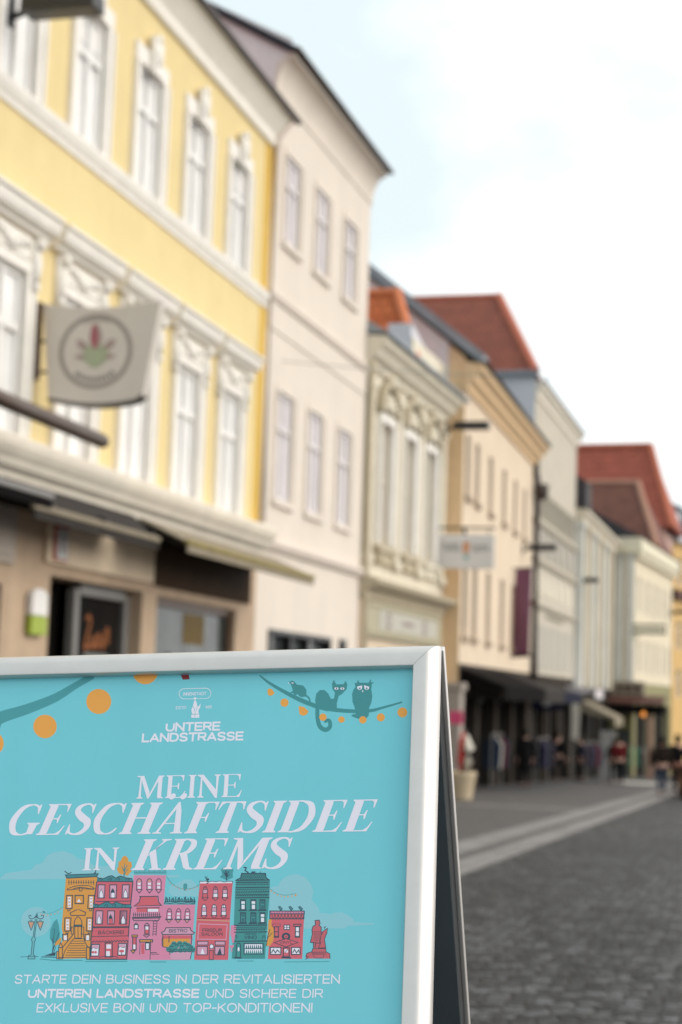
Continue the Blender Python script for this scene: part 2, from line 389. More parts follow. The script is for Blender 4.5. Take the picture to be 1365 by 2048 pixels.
def shell(mb, L, z0, z1, D=9.0, g=.004):                # side, rear and top faces of the body
    mb.quad((0, g, z0), (0, g, z1), (-D, g, z1), (-D, g, z0)); mb.quad((0, L - g, z0), (-D, L - g, z0), (-D, L - g, z1), (0, L - g, z1))
    mb.quad((-D, g, z0), (-D, g, z1), (-D, L - g, z1), (-D, L - g, z0)); mb.quad((0, g, z1), (0, L - g, z1), (-D, L - g, z1), (-D, g, z1))

def window(h, yc, w, z0, z1, depth=.2, m=None, frame=None, style='cross', split=.64, x=0, blind=None):
    """casement frame (the window) with a pane sub-part"""
    fr = MB(); a, b = yc - w / 2, yc + w / 2; xb, xf = x - depth, x - depth + .07; t = .075
    fr.box(xb, xf, a, a + t, z0, z1); fr.box(xb, xf, b - t, b, z0, z1)
    fr.box(xb, xf, a + t, b - t, z0, z0 + t); fr.box(xb, xf, a + t, b - t, z1 - t, z1)
    if style in ('cross', 'T'):
        zt = z0 + (z1 - z0) * split
        fr.box(xb + .004, xf + .012, yc - .05, yc + .05, z0 + t, zt); fr.box(xb + .002, xf + .02, a + t, b - t, zt, zt + .09)
        if style == 'cross': fr.box(xb + .004, xf + .012, yc - .035, yc + .035, zt + .09, z1 - t)
    o = h.put(fr, 'window', frame or M['winwhite'])
    pn = MB(); xp = xb + .03
    pn.quad((xp, a + t, z0 + t), (xp, b - t, z0 + t), (xp, b - t, z1 - t), (xp, a + t, z1 - t))
    h.put(pn, 'pane', m or M['pane'], o)
    if blind:
        bl = MB(); zb = z1 - t - (z1 - z0) * blind
        bl.quad((xp + .012, a + t, zb), (xp + .012, b - t, zb), (xp + .012, b - t, z1 - t), (xp + .012, a + t, z1 - t)); h.put(bl, 'blind', M['winwhite'], o)
    return o

def surround(h, win, yc, w, z0, z1, bw, proj, m, top=None, x=0, bottom=False):
    mb = MB(); a, b = yc - w / 2, yc + w / 2; top = bw if top is None else top
    mb.box(x - .02, x + proj, a - bw, a, z0, z1); mb.box(x - .02, x + proj, b, b + bw, z0, z1)
    mb.box(x - .02, x + proj + .003, a - bw, b + bw, z1, z1 + top)
    mb.box(x - .02, x + proj + .03, a - bw - .02, a - bw + .05, z0, z1 - .003); mb.box(x - .02, x + proj + .03, b + bw - .05, b + bw + .02, z0, z1 - .003)
    if bottom: mb.box(x - .02, x + proj + .05, a - bw - .04, b + bw + .04, z0 - .12, z0)
    return h.put(mb, 'surround', m, win, bevel=.008)

def cornice(h, name, prof, m, y0, y1, parent=None):
    mb = MB(); mb.prism(prof, y0, y1); return h.put(mb, name, m, parent)

def cove(x0, z0, x1, z1, n=8):
    """hollow quarter curve from the wall (x0,z0) out to (x1,z1)"""
    return [(x0 + (x1 - x0) * (1 - math.cos(math.pi / 2 * i / n)), z0 + (z1 - z0) * math.sin(math.pi / 2 * i / n)) for i in range(n + 1)]

# =================================================================== yellow house
A = House('yellow_townhouse', 'yellow townhouse with white stucco window hoods and a brown stone shop front', (-8.6, 11.4), 0, 16.02)
o = 11.4
lowc = [17.2 - 2.1 * k for k in (2, 1)] + [17.2, 19.3, 21.42, 23.5, 25.58]
lowc = [y - o for y in lowc if y - o > 1]
holes = [(y - .5, y + .5, 3.86, 5.92) for y in lowc] + [(y - .46, y + .46, 8.05, 9.82) for y in lowc]
mb = MB(); wall_mesh(mb, 0, A.L, 3.4, 11.25, holes, .18, rev=1); shell(mb, A.L, 3.4, 11.25)
A.put(mb, 'upper_wall', [M['yellow'], M['stucco']])
for y in lowc:
    w = window(A, y, 1.0, 3.86, 5.92, .10, M['pane_bright'], blind=random.choice([None, .3, .5]))
    surround(A, w, y, 1.0, 3.86, 5.92, .2, .05, M['stucco'], top=.14)
    hd = MB()
    hd.prism([(-.02, 6.40), (.10, 6.40), (.12, 6.45), (.20, 6.48), (.23, 6.54), (.24, 6.63), (.28, 6.65), (.28, 6.69), (-.02, 6.74)], y - .97, y + .97)
    A.put(hd, 'hood', M['stucco'], w)
    pnl = MB(); pnl.box(-.02, .06, y - .52, y + .52, 6.07, 6.355)
    for k in range(7):
        yy = y + (k - 3) * .13; pnl.blob((.07, yy, 6.21 + .05 * math.cos(k * 1.1)), (.06, .075, .085 - .008 * abs(k - 3)), 8, 6)
    A.put(pnl, 'relief_panel', M['stucco'], w, smooth=False)
    for sgn in (-1, 1):
        cs = MB(); yy = y + sgn * .68
        cs.prismx([(yy - .1, 6.355), (yy + .1, 6.355), (yy + .09, 5.75), (yy - .09, 5.75)], -.02, .08)
        cs.blob((.10, yy, 6.30), (.09, .09, .08)); cs.blob((.08, yy, 6.05), (.05, .08, .18)); cs.blob((.08, yy, 5.78), (.04, .07, .06))
        A.put(cs, 'console', M['stucco'], w, smooth=True)
    w = window(A, y, .92, 8.05, 9.82, .10, M['pane_bright'], style='cross', blind=random.choice([.2, .4, None]))
    surround(A, w, y, .92, 8.05, 9.82, .19, .045, M['stucco'], top=.26)
    kb = MB(); kb.prismx([(y - .16, 9.78), (y + .16, 9.78), (y + .2, 10.3), (y - .2, 10.3)], .05, .12); kb.blob((.12, y, 10.08), (.06, .13, .18)); kb.blob((.12, y, 10.31), (.05, .09, .08))
    A.put(kb, 'keystone', M['stucco'], w)
cornice(A, 'sill_band', [(-.02, 7.76), (.03, 7.76), (.04, 7.83), (.06, 7.86), (.09, 7.93), (.10, 7.98), (.10, 8.02), (-.02, 8.04)], M['stucco'], 0, A.L)
cornice(A, 'eaves_cove', [(-.02, 10.72), (.06, 10.72), (.09, 10.78), (.10, 10.84), (.07, 10.86), (.08, 10.90), (.31, 11.2)] + [(.36, 11.22), (.36, 11.27), (-.02, 11.3)], mat('light_cream_eaves', (.92, .87, .79), .8, var=.04), 0, A.L + .02)
g = MB(); g.tube([(.39, 0, 11.28), (.39, A.L + .25, 11.28)], .065, 10); A.put(g, 'gutter', M['gutter'], smooth=True)
rf = MB(); rf.prism([(.42, 11.305), (-4.6, 15.0), (-9, 11.45), (-9, 11.305)], .004, A.L - .004); uv_slope(A.put(rf, 'roof', T_RED))
g = MB(); g.tube([(.36, A.L + .05, 11.2), (.12, A.L - .02, 10.9), (.1, A.L - .1, 10.6), (.1, A.L - .1, 3.95)], .055, 10); A.put(g, 'downpipe', M['beige_trim'], smooth=True)
# cornice above the shop
cornice(A, 'shop_cornice', [(-.02, 3.36), (.10, 3.36), (.13, 3.46), (.22, 3.52), (.26, 3.60), (.30, 3.64), (.35, 3.72), (.37, 3.80), (.37, 3.84), (.1, 3.875), (-.02, 3.875)], M['cream'], 0, A.L)
mb = MB(); mb.box(-.02, .012, A.L - .42, A.L - .003, 3.88, 10.7); A.put(mb, 'corner_strip', M['yellow_deep'])
# shop floor
D0 = 18.88 - o
sh_holes = [(D0, D0 + 3.15, -.95, 2.38), (22.62 - o, 26.32 - o, -.1, 2.36), (12.3 - o, 17.55 - o, -.4, 2.18)]
mb = MB(); wall_mesh(mb, 0, A.L, -1.4, 3.36, sh_holes, .55); shell(mb, A.L, -1.4, 3.36)
A.put(mb, 'shop_wall', M['stone'])
mb = MB(); mb.box(.003, .05, 22.42 - o, A.L - .45, 2.5, 3.3); A.put(mb, 'shop_fascia', M['stone_shade'], bevel=.01)  # deep awning shade above the window, painted as a dark brown panel
mb = MB(); mb.box(.003, .07, 18.62 - o, 22.3 - o, 2.52, 3.28); A.put(mb, 'stone_lintel', mat('light_beige_stone', (.82, .66, .48), .75, var=.1, scale=2.2), bevel=.02)
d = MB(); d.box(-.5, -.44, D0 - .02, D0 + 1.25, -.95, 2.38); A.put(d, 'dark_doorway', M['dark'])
fr = MB()
for a, b in ((D0 + 1.2, D0 + 1.36), (D0 + 2.95, D0 + 3.15)): fr.box(-.3, -.18, a, b, -.95, 2.3)
fr.box(-.3, -.17, D0 + 1.36, D0 + 2.95, 2.22, 2.37); fr.box(-.3, -.17, D0 + 1.36, D0 + 2.95, -.95, -.75)
do = A.put(fr, 'door', M['greyframe'], bevel=.008)
pn = MB(); pn.quad((-.25, D0 + 1.36, -.75), (-.25, D0 + 2.95, -.75), (-.25, D0 + 2.95, 2.22), (-.25, D0 + 1.36, 2.22)); A.put(pn, 'pane', M['pane_dark'], do)
# orange script and wheat ears painted on the door glass
def flat_stroke(mb, pts, w, x):
    for (a, b) in zip(pts, pts[1:]):
        dx, dz = b[0] - a[0], b[1] - a[1]; l = math.hypot(dx, dz) or 1; nx, nz = -dz / l * w / 2, dx / l * w / 2
        x += .00025
        mb.quad((x, a[0] + nx, a[1] + nz), (x, b[0] + nx, b[1] + nz), (x, b[0] - nx, b[1] - nz), (x, a[0] - nx, a[1] - nz))
wr = MB(); y0 = D0 + 1.75
for pts in ([(0, .45), (.12, .5), (.16, .4), (.06, .2), (-.02, 0), (.15, .06)], [(.2, .2), (.22, .02), (.3, .05), (.34, .22), (.35, .02)], [(.42, .2), (.5, .25), (.46, .02), (.4, .1)], [(.58, .2), (.6, .02), (.68, .1), (.7, .3), (.78, .34), (.8, .1)]):
    flat_stroke(wr, [(y0 + p, 1.52 + q * .9) for p, q in pts], .07, -.245)
A.put(wr, 'orange_script', mat('orange_paint', (.26, .09, .03), .6, var=0), do)
wr = MB(); flat_stroke(wr, [(y0 - .02, 1.42), (y0 + .8, 1.42)], .09, -.245); A.put(wr, 'grey_subtitle', mat('grey_paint', (.22, .24, .22), .6, var=0), do)
wr = MB()
for yy in (D0 + 1.55, D0 + 2.72):
    for k in range(9):
        flat_stroke(wr, [(yy + .02 * math.sin(k), .1 + k * .12), (yy + (.1 if k % 2 else -.1), .26 + k * .12)], .06, -.244 + k * .0006)
A.put(wr, 'wheat_ears', mat('wheat_paint', (.45, .34, .06), .6, var=0), do)
fr = MB(); a, b = 22.62 - o, 26.32 - o
fr.box(-.2, -.08, a, a + .12, -.1, 2.36); fr.box(-.2, -.08, b - .12, b, -.1, 2.36); fr.box(-.2, -.083, a + .12, b - .12, 2.24, 2.36); fr.box(-.2, -.083, a + .12, b - .12, -.1, .02)
w = A.put(fr, 'shop_window', M['bronze'], bevel=.008)
pn = MB(); pn.quad((-.15, a + .12, .02), (-.15, b - .12, .02), (-.15, b - .12, 2.24), (-.15, a + .12, 2.24)); A.put(pn, 'pane', M['pane_grey'], w)
pn = MB(); pn.quad((-.145, a + 1.55, 1.72), (-.145, a + 2.55, 1.72), (-.145, a + 2.55, 2.2), (-.145, a + 1.55, 2.2)); A.put(pn, 'yellow_sticker', mat('mustard_print', (.13, .08, .012), .5, var=.1), w)
for yy in (a + .95, a + 2.55):
    pn = MB(); n = 16
    pn.quad(*[(-.146 + .001, yy + .52 * math.cos(math.pi * k / n), .95 + .62 * math.sin(math.pi * k / n)) for k in range(n + 1)], (-.145, yy - .52, .03), (-.145, yy + .52, .03))
    A.put(pn, 'arched_print', mat('dark_green_print', (.05, .052, .04), .5, var=.2), w)
fr = MB(); a, b = 12.3 - o, 17.55 - o
fr.box(-.28, -.16, b - .55, b - .42, -.4, 2.18); fr.box(-.28, -.163, a, b - .55, 2.02, 2.18); fr.box(-.28, -.16, a + 2.2, a + 2.3, -.4, 2.02)
w = A.put(fr, 'shop_window', M['greyframe'], bevel=.008)
pn = MB(); pn.quad((-.22, a, -.4), (-.22, b - .02, -.4), (-.22, b - .02, 2.02), (-.22, a, 2.02)); A.put(pn, 'pane', M['pane_dark'], w)
pn = MB(); pn.box(.003, .06, 12.2 - o, 17.75 - o, 2.42, 3.26); pn.box(.06, .085, 12.3 - o, 17.65 - o, 2.5, 3.2); A.put(pn, 'sign_panel', mat('taupe_panel', (.44, .37, .31), .6, var=.1), bevel=.01)

# =================================================================== beige house
B = House('beige_townhouse', 'tall pinkish beige townhouse with plain windows and a dark slate roof', A.end, 1.0, 7.0)
cols = [1.28, 3.28, 5.42]; mb = MB()
holes = [(y - .44, y + .44, 9.24, 10.9) for y in cols] + [(y - .47, y + .47, 4.48, 6.46) for y in cols]
wall_mesh(mb, 0, B.L, 3.72, 12.3, holes, .15)
mb.quad((0, B.L - .004, 3.72), (-9, B.L - .004, 3.72), (-9, B.L - .004, 12.3), (0, B.L - .004, 12.3))
B.put(mb, 'upper_wall', M['beige'])
mb = MB(); mb.quad((0, .008, 3.72), (0, .008, 12.3), (.3, .008, 12.55), (.3, .008, 12.74), (-4.4, .008, 15.2), (-9, .008, 12.5), (-9, .008, 3.72)); B.put(mb, 'side_wall', M['grey_wall'])
for y in cols:
    for (hw, z0, z1) in ((.88, 9.24, 10.9), (.94, 4.48, 6.46)):
        w = window(B, y, hw, z0, z1, .09, M['pane2'], mat('grey_window_paint', (.66, .62, .62), .5, var=.03), 'cross')
        surround(B, w, y, hw, z0, z1, .13, .02, M['beige'], x=0, bottom=True)
cornice(B, 'string_course', [(-.02, 8.0), (.05, 8.02), (.09, 8.1), (.09, 8.14), (-.02, 8.18)], M['beige_trim'], 0, B.L)
cornice(B, 'frieze_band', [(-.02, 7.5), (.025, 7.5), (.025, 7.997), (-.02, 7.997)], M['beige'], 0, B.L)
cornice(B, 'shop_string_course', [(-.02, 3.52), (.06, 3.54), (.12, 3.64), (.12, 3.70), (-.02, 3.76)], M['beige_trim'], 0, B.L)
cornice(B, 'eaves_cove', [(-.02, 11.75), (.03, 11.8)] + cove(.03, 11.85, .34, 12.42) + [(.36, 12.5), (-.02, 12.52)], M['beige'], .01, B.L + .06)
rf = MB(); rf.prism([(.42, 12.5), (.44, 12.56), (-4.4, 15.3), (-9.05, 12.6), (-9.05, 12.53), (-4.4, 15.2), (.2, 12.53)], -.06, B.L + .12); uv_slope(B.put(rf, 'roof', T_SLATE))
g = MB(); g.tube([(.43, -.06, 12.53), (.43, B.L + .14, 12.53)], .05, 8); B.put(g, 'gutter', M['gutter'], smooth=True)
shh = [(.75, 4.85, -.9, 2.14), (5.5, 6.0, 1.2, 2.14)]
mb = MB(); wall_mesh(mb, 0, B.L, -1.5, 3.52, shh, .3); shell(mb, B.L, -1.5, 3.5); B.put(mb, 'shop_wall', M['beige'])
for k, (a, b, z0, z1) in enumerate(shh):
    fr = MB(); t = .09
    fr.box(-.2, .04, a, a + t, z0, z1); fr.box(-.2, .04, b - t, b, z0, z1); fr.box(-.2, .043, a + t, b - t, z1 - t, z1); fr.box(-.2, .043, a + t, b - t, z0, z0 + t)
    if k == 0:
        for yy in (a + 1.35, a + 2.5): fr.box(-.18, .02, yy, yy + .1, z0 + t, z1 - t)
    w = B.put(fr, 'shop_window', M['black'], bevel=.006)
    pn = MB(); pn.quad((-.15, a + t, z0 + t), (-.15, b - t, z0 + t), (-.15, b - t, z1 - t), (-.15, a + t, z1 - t)); B.put(pn, 'pane', M['pane_grey'], w)

# =================================================================== ornate house
Cc = House('ornate_townhouse', 'low ornate cream townhouse with shell reliefs above its windows and an orange tiled roof', B.end, 2.0, 7.9)
cols = [1.75, 3.98, 6.15]
holes = [(y - .5, y + .5, 4.4, 7.15) for y in cols]
mb = MB(); wall_mesh(mb, 0, Cc.L, 3.3, 8.5, holes, .22); shell(mb, Cc.L, 3.3, 8.5)
Cc.put(mb, 'upper_wall', M['ornate'])
for k, y in enumerate(cols):
    w = window(Cc, y, 1.0, 4.4, 7.15, .16, M['pane2'], mat('cream_window_paint', (.66, .60, .50), .5, var=.03), 'cross', .52)
    surround(Cc, w, y, 1.0, 4.4, 7.15, .2, .1, M['stucco'], top=.2)
    sb = MB(); n = 14
    for i in range(n + 1):
        a = math.pi * i / n; sb.blob((.1, y + .72 * math.cos(a), 7.42 + .62 * math.sin(a)), (.13, .12, .11), 8, 6)
    Cc.put(sb, 'arch_relief', M['ornate_dark'], w, smooth=True)
    sb = MB()
    for i in range(7):
        a = math.pi * (i + .5) / 7; sb.tube([(.04, y, 7.42), (.13, y + .3 * math.cos(a), 7.42 + .27 * math.sin(a)), (.06, y + .52 * math.cos(a), 7.42 + .45 * math.sin(a))], [.03, .08, .07], 8)
    sb.blob((.16, y, 8.1), (.14, .17, .16), 10, 8); sb.blob((.15, y, 7.5), (.1, .13, .1)); Cc.put(sb, 'shell_relief', M['ornate'], w, smooth=True)
    sb = MB(); sb.box(-.02, .2, y - .8, y + .8, 4.2, 4.33); sb.box(-.02, .12, y - .7, y + .7, 3.95, 4.2)
    for q in (-.55, .55): sb.blob((.12, y + q, 4.05), (.09, .11, .16))
    Cc.put(sb, 'sill', M['ornate_dark'] if k < 2 else M['ornate'], w)
for y in (.35, 2.87, 5.07, 7.55):
    pl = MB(); pl.box(-.02, .1, y - .2, y + .2, 3.9, 8.0); pl.box(-.02, .16, y - .26, y + .26, 7.75, 7.9); pl.box(-.02, .15, y - .25, y + .25, 3.9, 4.1); Cc.put(pl, 'pilaster', M['ornate'], bevel=.01)
cornice(Cc, 'eaves_cornice', [(-.02, 8.2), (.08, 8.2), (.1, 8.32), (.24, 8.42), (.3, 8.55), (.44, 8.68), (.46, 8.82), (-.02, 8.86)], M['ornate'], 0, Cc.L + .25)
g = MB(); g.tube([(.5, 0, 8.86), (.5, Cc.L + .45, 8.86)], .06, 8); Cc.put(g, 'gutter', M['zinc'], smooth=True)
rf = MB(); rf.prism([(.5, 8.9), (-.7, 9.62), (-9, 9.62), (-9, 8.9)], .006, Cc.L - .006); Cc.put(rf, 'roof', M['zinc'])
hip = MB()                                            # steep tiled hip standing back on the zinc roof
hip.quad((-6.5, 4.6, 9.0), (.05, 4.6, 9.0), (-.98, 6.2, 11.35), (-5.7, 6.2, 11.35)); hip.quad((.05, 4.6, 9.0), (.05, 7.8, 9.0), (-.98, 6.2, 11.35)); hip.quad((-6.5, 7.8, 9.0), (.05, 7.8, 9.0), (-.98, 6.2, 11.35), (-5.7, 6.2, 11.35)); hip.quad((-6.5, 4.6, 9.0), (-5.7, 6.2, 11.35), (-6.5, 7.8, 9.0))
ho = uv_slope(Cc.put(hip, 'tiled_hip', T_ORANGE))
rg = MB(); rg.tube([(.05, 4.58, 9.02), (-.98, 6.2, 11.38)], .13, 8); rg.tube([(-.98, 6.2, 11.38), (-5.7, 6.2, 11.38)], .11, 8); Cc.put(rg, 'ridge_tiles', mat('ridge_clay', (.66, .20, .08), .8, var=.15, scale=6), ho)
mb = MB(); mb.prismx([(4.3, 8.95), (7.3, 8.95), (7.3, 9.45), (4.3, 10.1)], -.68, -.08); Cc.put(mb, 'parapet_wall', M['bluewhite'])
mb = MB(); mb.prism([(-.075, 8.95), (-.04, 8.95), (-.04, 9.75), (-.075, 9.77)], 4.31, 7.9); Cc.put(mb, 'parapet_front', M['ornate'])
# shop front of the ornate house
mb = MB(); wall_mesh(mb, 0, Cc.L, -1.8, 3.3, [(1.6, 3.0, -1.2, 2.05), (3.5, 5.2, -1.2, 2.05), (5.6, 7.4, -1.2, 2.05)], .3); shell(mb, Cc.L, -1.8, 3.29); Cc.put(mb, 'shop_wall', M['peach'])
cornice(Cc, 'shop_cornice', [(-.02, 3.1), (.1, 3.12), (.14, 3.24), (.3, 3.34), (.42, 3.42), (.44, 3.52), (.05, 3.62), (-.02, 3.62)], M['ornate_dark'], 0, Cc.L + .2)
mb = MB(); mb.box(.003, .12, .35, 7.6, 2.28, 3.08); mb.box(.12, .15, .45, 7.5, 2.36, 2.42); mb.box(.12, .15, .45, 7.5, 2.95, 3.02); f = Cc.put(mb, 'shop_fascia', mat('olive_cream_board', (.42, .38, .26), .6, var=.06), bevel=.01)
mb = MB(); mb.box(.1205, .135, 1.3, 6.9, 2.48, 2.9); Cc.put(mb, 'sign_board', mat('grey_cream_board', (.48, .46, .40), .6, var=.04), f)
fb = mat('faded_brown_print', (.26, .20, .17), .6, var=0)
for yy in (2.1, 5.6):
    mb = MB()
    for k in range(6):
        a = k * math.pi / 3; flat_stroke(mb, [(yy + .2 * math.cos(a), 2.69 + .16 * math.sin(a)), (yy + .2 * math.cos(a + 1.05), 2.69 + .16 * math.sin(a + 1.05))], .1, .137)
    Cc.put(mb, 'emblem', fb, f)
mb = MB(); flat_stroke(mb, [(3.35 + k * .085, 2.64 + .1 * (k % 2)) for k in range(14)], .05, .1365); Cc.put(mb, 'lettering', fb, f)
for (a, b) in ((1.6, 3.0), (3.5, 5.2), (5.6, 7.4)):
    fr = MB(); fr.box(-.2, -.1, a, a + .1, -1.2, 2.05); fr.box(-.2, -.1, b - .1, b, -1.2, 2.05); fr.box(-.2, -.103, a + .1, b - .1, 1.95, 2.05); w = Cc.put(fr, 'shop_window', M['black'])
    pn = MB(); pn.quad((-.16, a + .1, -1.2), (-.16, b - .1, -1.2), (-.16, b - .1, 1.95), (-.16, a + .1, 1.95)); Cc.put(pn, 'pane', M['pane_dark'], w)
g = MB(); g.tube([(.12, .12, 8.3), (.12, .12, -1.3)], .07, 8); Cc.put(g, 'downpipe', M['ornate_dark'], smooth=True)

# =================================================================== peach house
a = R(2.0); P3 = (Cc.end[0] + .5 * math.cos(a) + .03 * math.sin(a), Cc.end[1] - .5 * math.sin(a) + .03)
Dd = House('peach_townhouse', 'peach townhouse with narrow dark windows and an orange cornice', P3, -.5, 14.4)
cols = [.75, 2.3, 4.75, 7.5, 9.95, 12.2]
holes = [(y - .33, y + .33, 6.35, 8.0) for y in cols] + [(y - .36, y + .36, 2.62, 4.62) for y in cols]
mb = MB(); wall_mesh(mb, 0, Dd.L, 1.9, 9.7, holes, .3); mb.quad((0, Dd.L - .004, 1.9), (-9, Dd.L - .004, 1.9), (-9, Dd.L - .004, 9.7), (0, Dd.L - .004, 9.7)); Dd.put(mb, 'upper_wall', M['peach'])
mb = MB(); mb.quad((-.004, 0, -2), (-.004, 0, 9.98), (-.45, 0, 10.35), (-.45, 0, -2)); Dd.put(mb, 'side_return', M['peach_trim'])
mb = MB(); mb.quad((-.46, 0, -2), (-.46, 0, 10.4), (-5, 0, 14.05), (-9, 0, 10.4), (-9, 0, -2)); Dd.put(mb, 'gable_wall', M['grey_wall'])
for y in cols:
    for (hw, z0, z1) in ((.66, 6.35, 8.0), (.72, 2.62, 4.62)):
        w = window(Dd, y, hw, z0, z1, .27, M['pane_brown'], mat('brown_window_paint', (.24, .17, .12), .5, var=.04), 'T', .7)
        sb = MB(); sb.box(-.02, .1, y - hw / 2 - .1, y + hw / 2 + .1, z0 - .13, z0); Dd.put(sb, 'sill', mat('taupe_sill', (.38, .28, .2), .7, var=.06), w)
cornice(Dd, 'eaves_cornice', [(-.02, 9.1), (.08, 9.1), (.12, 9.25), (.26, 9.36), (.3, 9.5), (.46, 9.62), (.5, 9.78), (-.02, 9.86)], M['peach_trim'], -.1, Dd.L + .15)
g = MB(); g.tube([(.54, -.1, 9.82), (.54, Dd.L + .2, 9.82)], .055, 8); Dd.put(g, 'gutter', M['gutter'], smooth=True)
rf = MB(); rf.prism([(.5, 9.86), (-5, 14.3), (-9.1, 10.5), (-9.1, 10.3), (-5, 14.1), (.3, 9.86)], -.12, Dd.L - .01); uv_slope(Dd.put(rf, 'roof', T_SLATE))
mb = MB(); mb.prism([(.46, 9.78), (-5, 14.1), (-5, 14.44), (.53, 10.02)], -.18, .55); Dd.put(mb, 'verge_flashing', M['zinc'])
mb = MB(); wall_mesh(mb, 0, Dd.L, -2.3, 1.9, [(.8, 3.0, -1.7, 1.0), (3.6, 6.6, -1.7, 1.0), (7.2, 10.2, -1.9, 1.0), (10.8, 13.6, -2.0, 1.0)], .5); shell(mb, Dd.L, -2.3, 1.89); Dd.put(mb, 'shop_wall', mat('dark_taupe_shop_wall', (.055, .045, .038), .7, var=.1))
for (a, b) in ((.8, 3.0), (3.6, 6.6), (7.2, 10.2), (10.8, 13.6)):
    fr = MB(); fr.box(-.4, -.3, a, a + .1, -2, 1.0); fr.box(-.4, -.3, b - .1, b, -2, 1.0); fr.box(-.4, -.303, a + .1, b - .1, .88, 1.0); fr.box(-.4, -.3, (a + b) / 2 - .04, (a + b) / 2 + .04, -2, .88); w = Dd.put(fr, 'shop_window', M['black'])
    pn = MB(); pn.quad((-.36, a + .1, -2), (-.36, b - .1, -2), (-.36, b - .1, .88), (-.36, a + .1, .88)); Dd.put(pn, 'pane', M['pane_dark'], w)
g = MB(); g.tube([(.1, Dd.L - .12, 9.2), (.1, Dd.L - .12, 8.9), (.16, Dd.L - .12, 8.6), (.16, Dd.L - .12, 1.7)], .12, 10); Dd.put(g, 'downpipe', M['gutter'], smooth=True)
mb = MB(); mb.lathe([(.1, 0), (.22, .1), (.26, .5), (.22, .55)], (.3, Dd.L - .1, 7.9), 10); Dd.put(mb, 'rainwater_head', M['gutter'], smooth=True)

# =================================================================== grey cream house
Ee = House('grey_cream_townhouse', 'tall grey cream townhouse with relief panels and a big red hipped roof', (Dd.end[0], Dd.end[1] + .01), .7, 11.9)
wc = [1.3 + 1.85 * k for k in range(6)]
holes = [(y - .45, y + .45, 7.5, 8.45) for y in wc]
mb = MB(); wall_mesh(mb, 0, Ee.L, 1.9, 12.0, holes, .25); mb.quad((0, Ee.L - .004, 1.9), (-9, Ee.L - .004, 1.9), (-9, Ee.L - .004, 12), (0, Ee.L - .004, 12)); Ee.put(mb, 'upper_wall', M['greycream'])
mb = MB(); mb.quad((0, .006, -2.5), (0, .006, 12.35), (-9, .006, 12.35), (-9, .006, -2.5)); Ee.put(mb, 'side_wall', M['bluewhite'])
for y in wc:
    w = window(Ee, y, .9, 7.5, 8.45, .2, M['pane_grey'], mat('grey_green_frame', (.24, .27, .26), .5, var=.04), 'T', .99)
    surround(Ee, w, y, .9, 7.5, 8.45, .1, .05, M['greycream'])
for y in [1.3 + 1.85 * k for k in range(6)]:
    pn = MB(); pn.box(-.02, .04, y - .62, y + .62, 6.15, 7.1); pn.box(.04, .07, y - .5, y + .5, 6.25, 7.0); Ee.put(pn, 'relief_panel', M['greypanel'])
    pn = MB(); pn.box(-.02, .035, y - .5, y + .5, 4.75, 5.5); Ee.put(pn, 'relief_panel', M['ornate'])
    pn = MB(); pn.box(-.02, .03, y - .62, y + .62, 2.1, 3.7); Ee.put(pn, 'relief_panel', M['greypanel'])
for z in (5.9, 7.25, 4.35): cornice(Ee, 'string_course', [(-.02, z - .12), (.08, z - .1), (.16, z), (.16, z + .05), (-.02, z + .1)], M['greycream'], 0, Ee.L)
wr = MB()
for k in range(9): flat_stroke(wr, [(3.6 + k * .55, 3.98), (3.85 + k * .55, 4.1), (4.0 + k * .55, 3.98)], .1, .012)
Ee.put(wr, 'wall_lettering', mat('dark_brown_lettering', (.16, .13, .08), .7, var=0))
cornice(Ee, 'eaves_cornice', [(-.02, 11.6), (.06, 11.6), (.1, 11.8), (.26, 11.95), (.28, 12.1), (-.02, 12.14)], M['cream'], 0.01, Ee.L + .1)
g = MB(); g.tube([(.32, 0, 12.14), (.32, Ee.L + .2, 12.14)], .05, 8); Ee.put(g, 'gutter', M['zinc'], smooth=True)
hip = MB(); e = .32; z0, z1 = 12.4, 16.45; xr, yr = -2.25, 5.1
hip.quad((-9, -.1, z0), (e - .3, -.1, z0), (xr, yr, z1), (-9, yr, z1)); yb = 5.4; hip.quad((e - .3, -.1, z0), (e - .45, yb, z0), (xr, yr, z1)); hip.quad((e - .45, yb, z0), (-9, yb, z0), (-9, yr, z1), (xr, yr, z1)); hip.quad((-9, -.1, z0), (-9, yr, z1), (-9, yb, z0))
lr_ = MB(); lr_.prism([(.3, 12.16), (-2.5, 13.4), (-9, 13.4), (-9, 12.16)], 5.45, Ee.L); uv_slope(Ee.put(lr_, 'rear_roof', T_SLATE))
ro = uv_slope(Ee.put(hip, 'roof', T_RED))
rg = MB(); rg.tube([(e - .3, -.1, z0 + .05), (xr, yr, z1 + .03)], .16, 8); rg.tube([(xr, yr, z1 + .03), (-9, yr, z1 + .03)], .12, 8); Ee.put(rg, 'ridge_tiles', mat('red_ridge_clay', (.48, .13, .07), .8, var=.15, scale=6), ro)
mb = MB(); mb.prismx([(-.2, 12.33), (.05, 12.33), (.05, 12.52), (-.2, 12.46)], -9, .1); Ee.put(mb, 'eaves_flashing', M['zinc'])
mb = MB(); wall_mesh(mb, 0, Ee.L, -2.7, 1.9, [(.8, 3.6, -2.4, 1.0), (4.2, 7.4, -2.4, 1.0), (8.0, 11.2, -2.5, 1.0)], .5); shell(mb, Ee.L, -2.7, 1.88); Ee.put(mb, 'shop_wall', mat('brown_shop_wall', (.045, .037, .03), .7, var=.1))
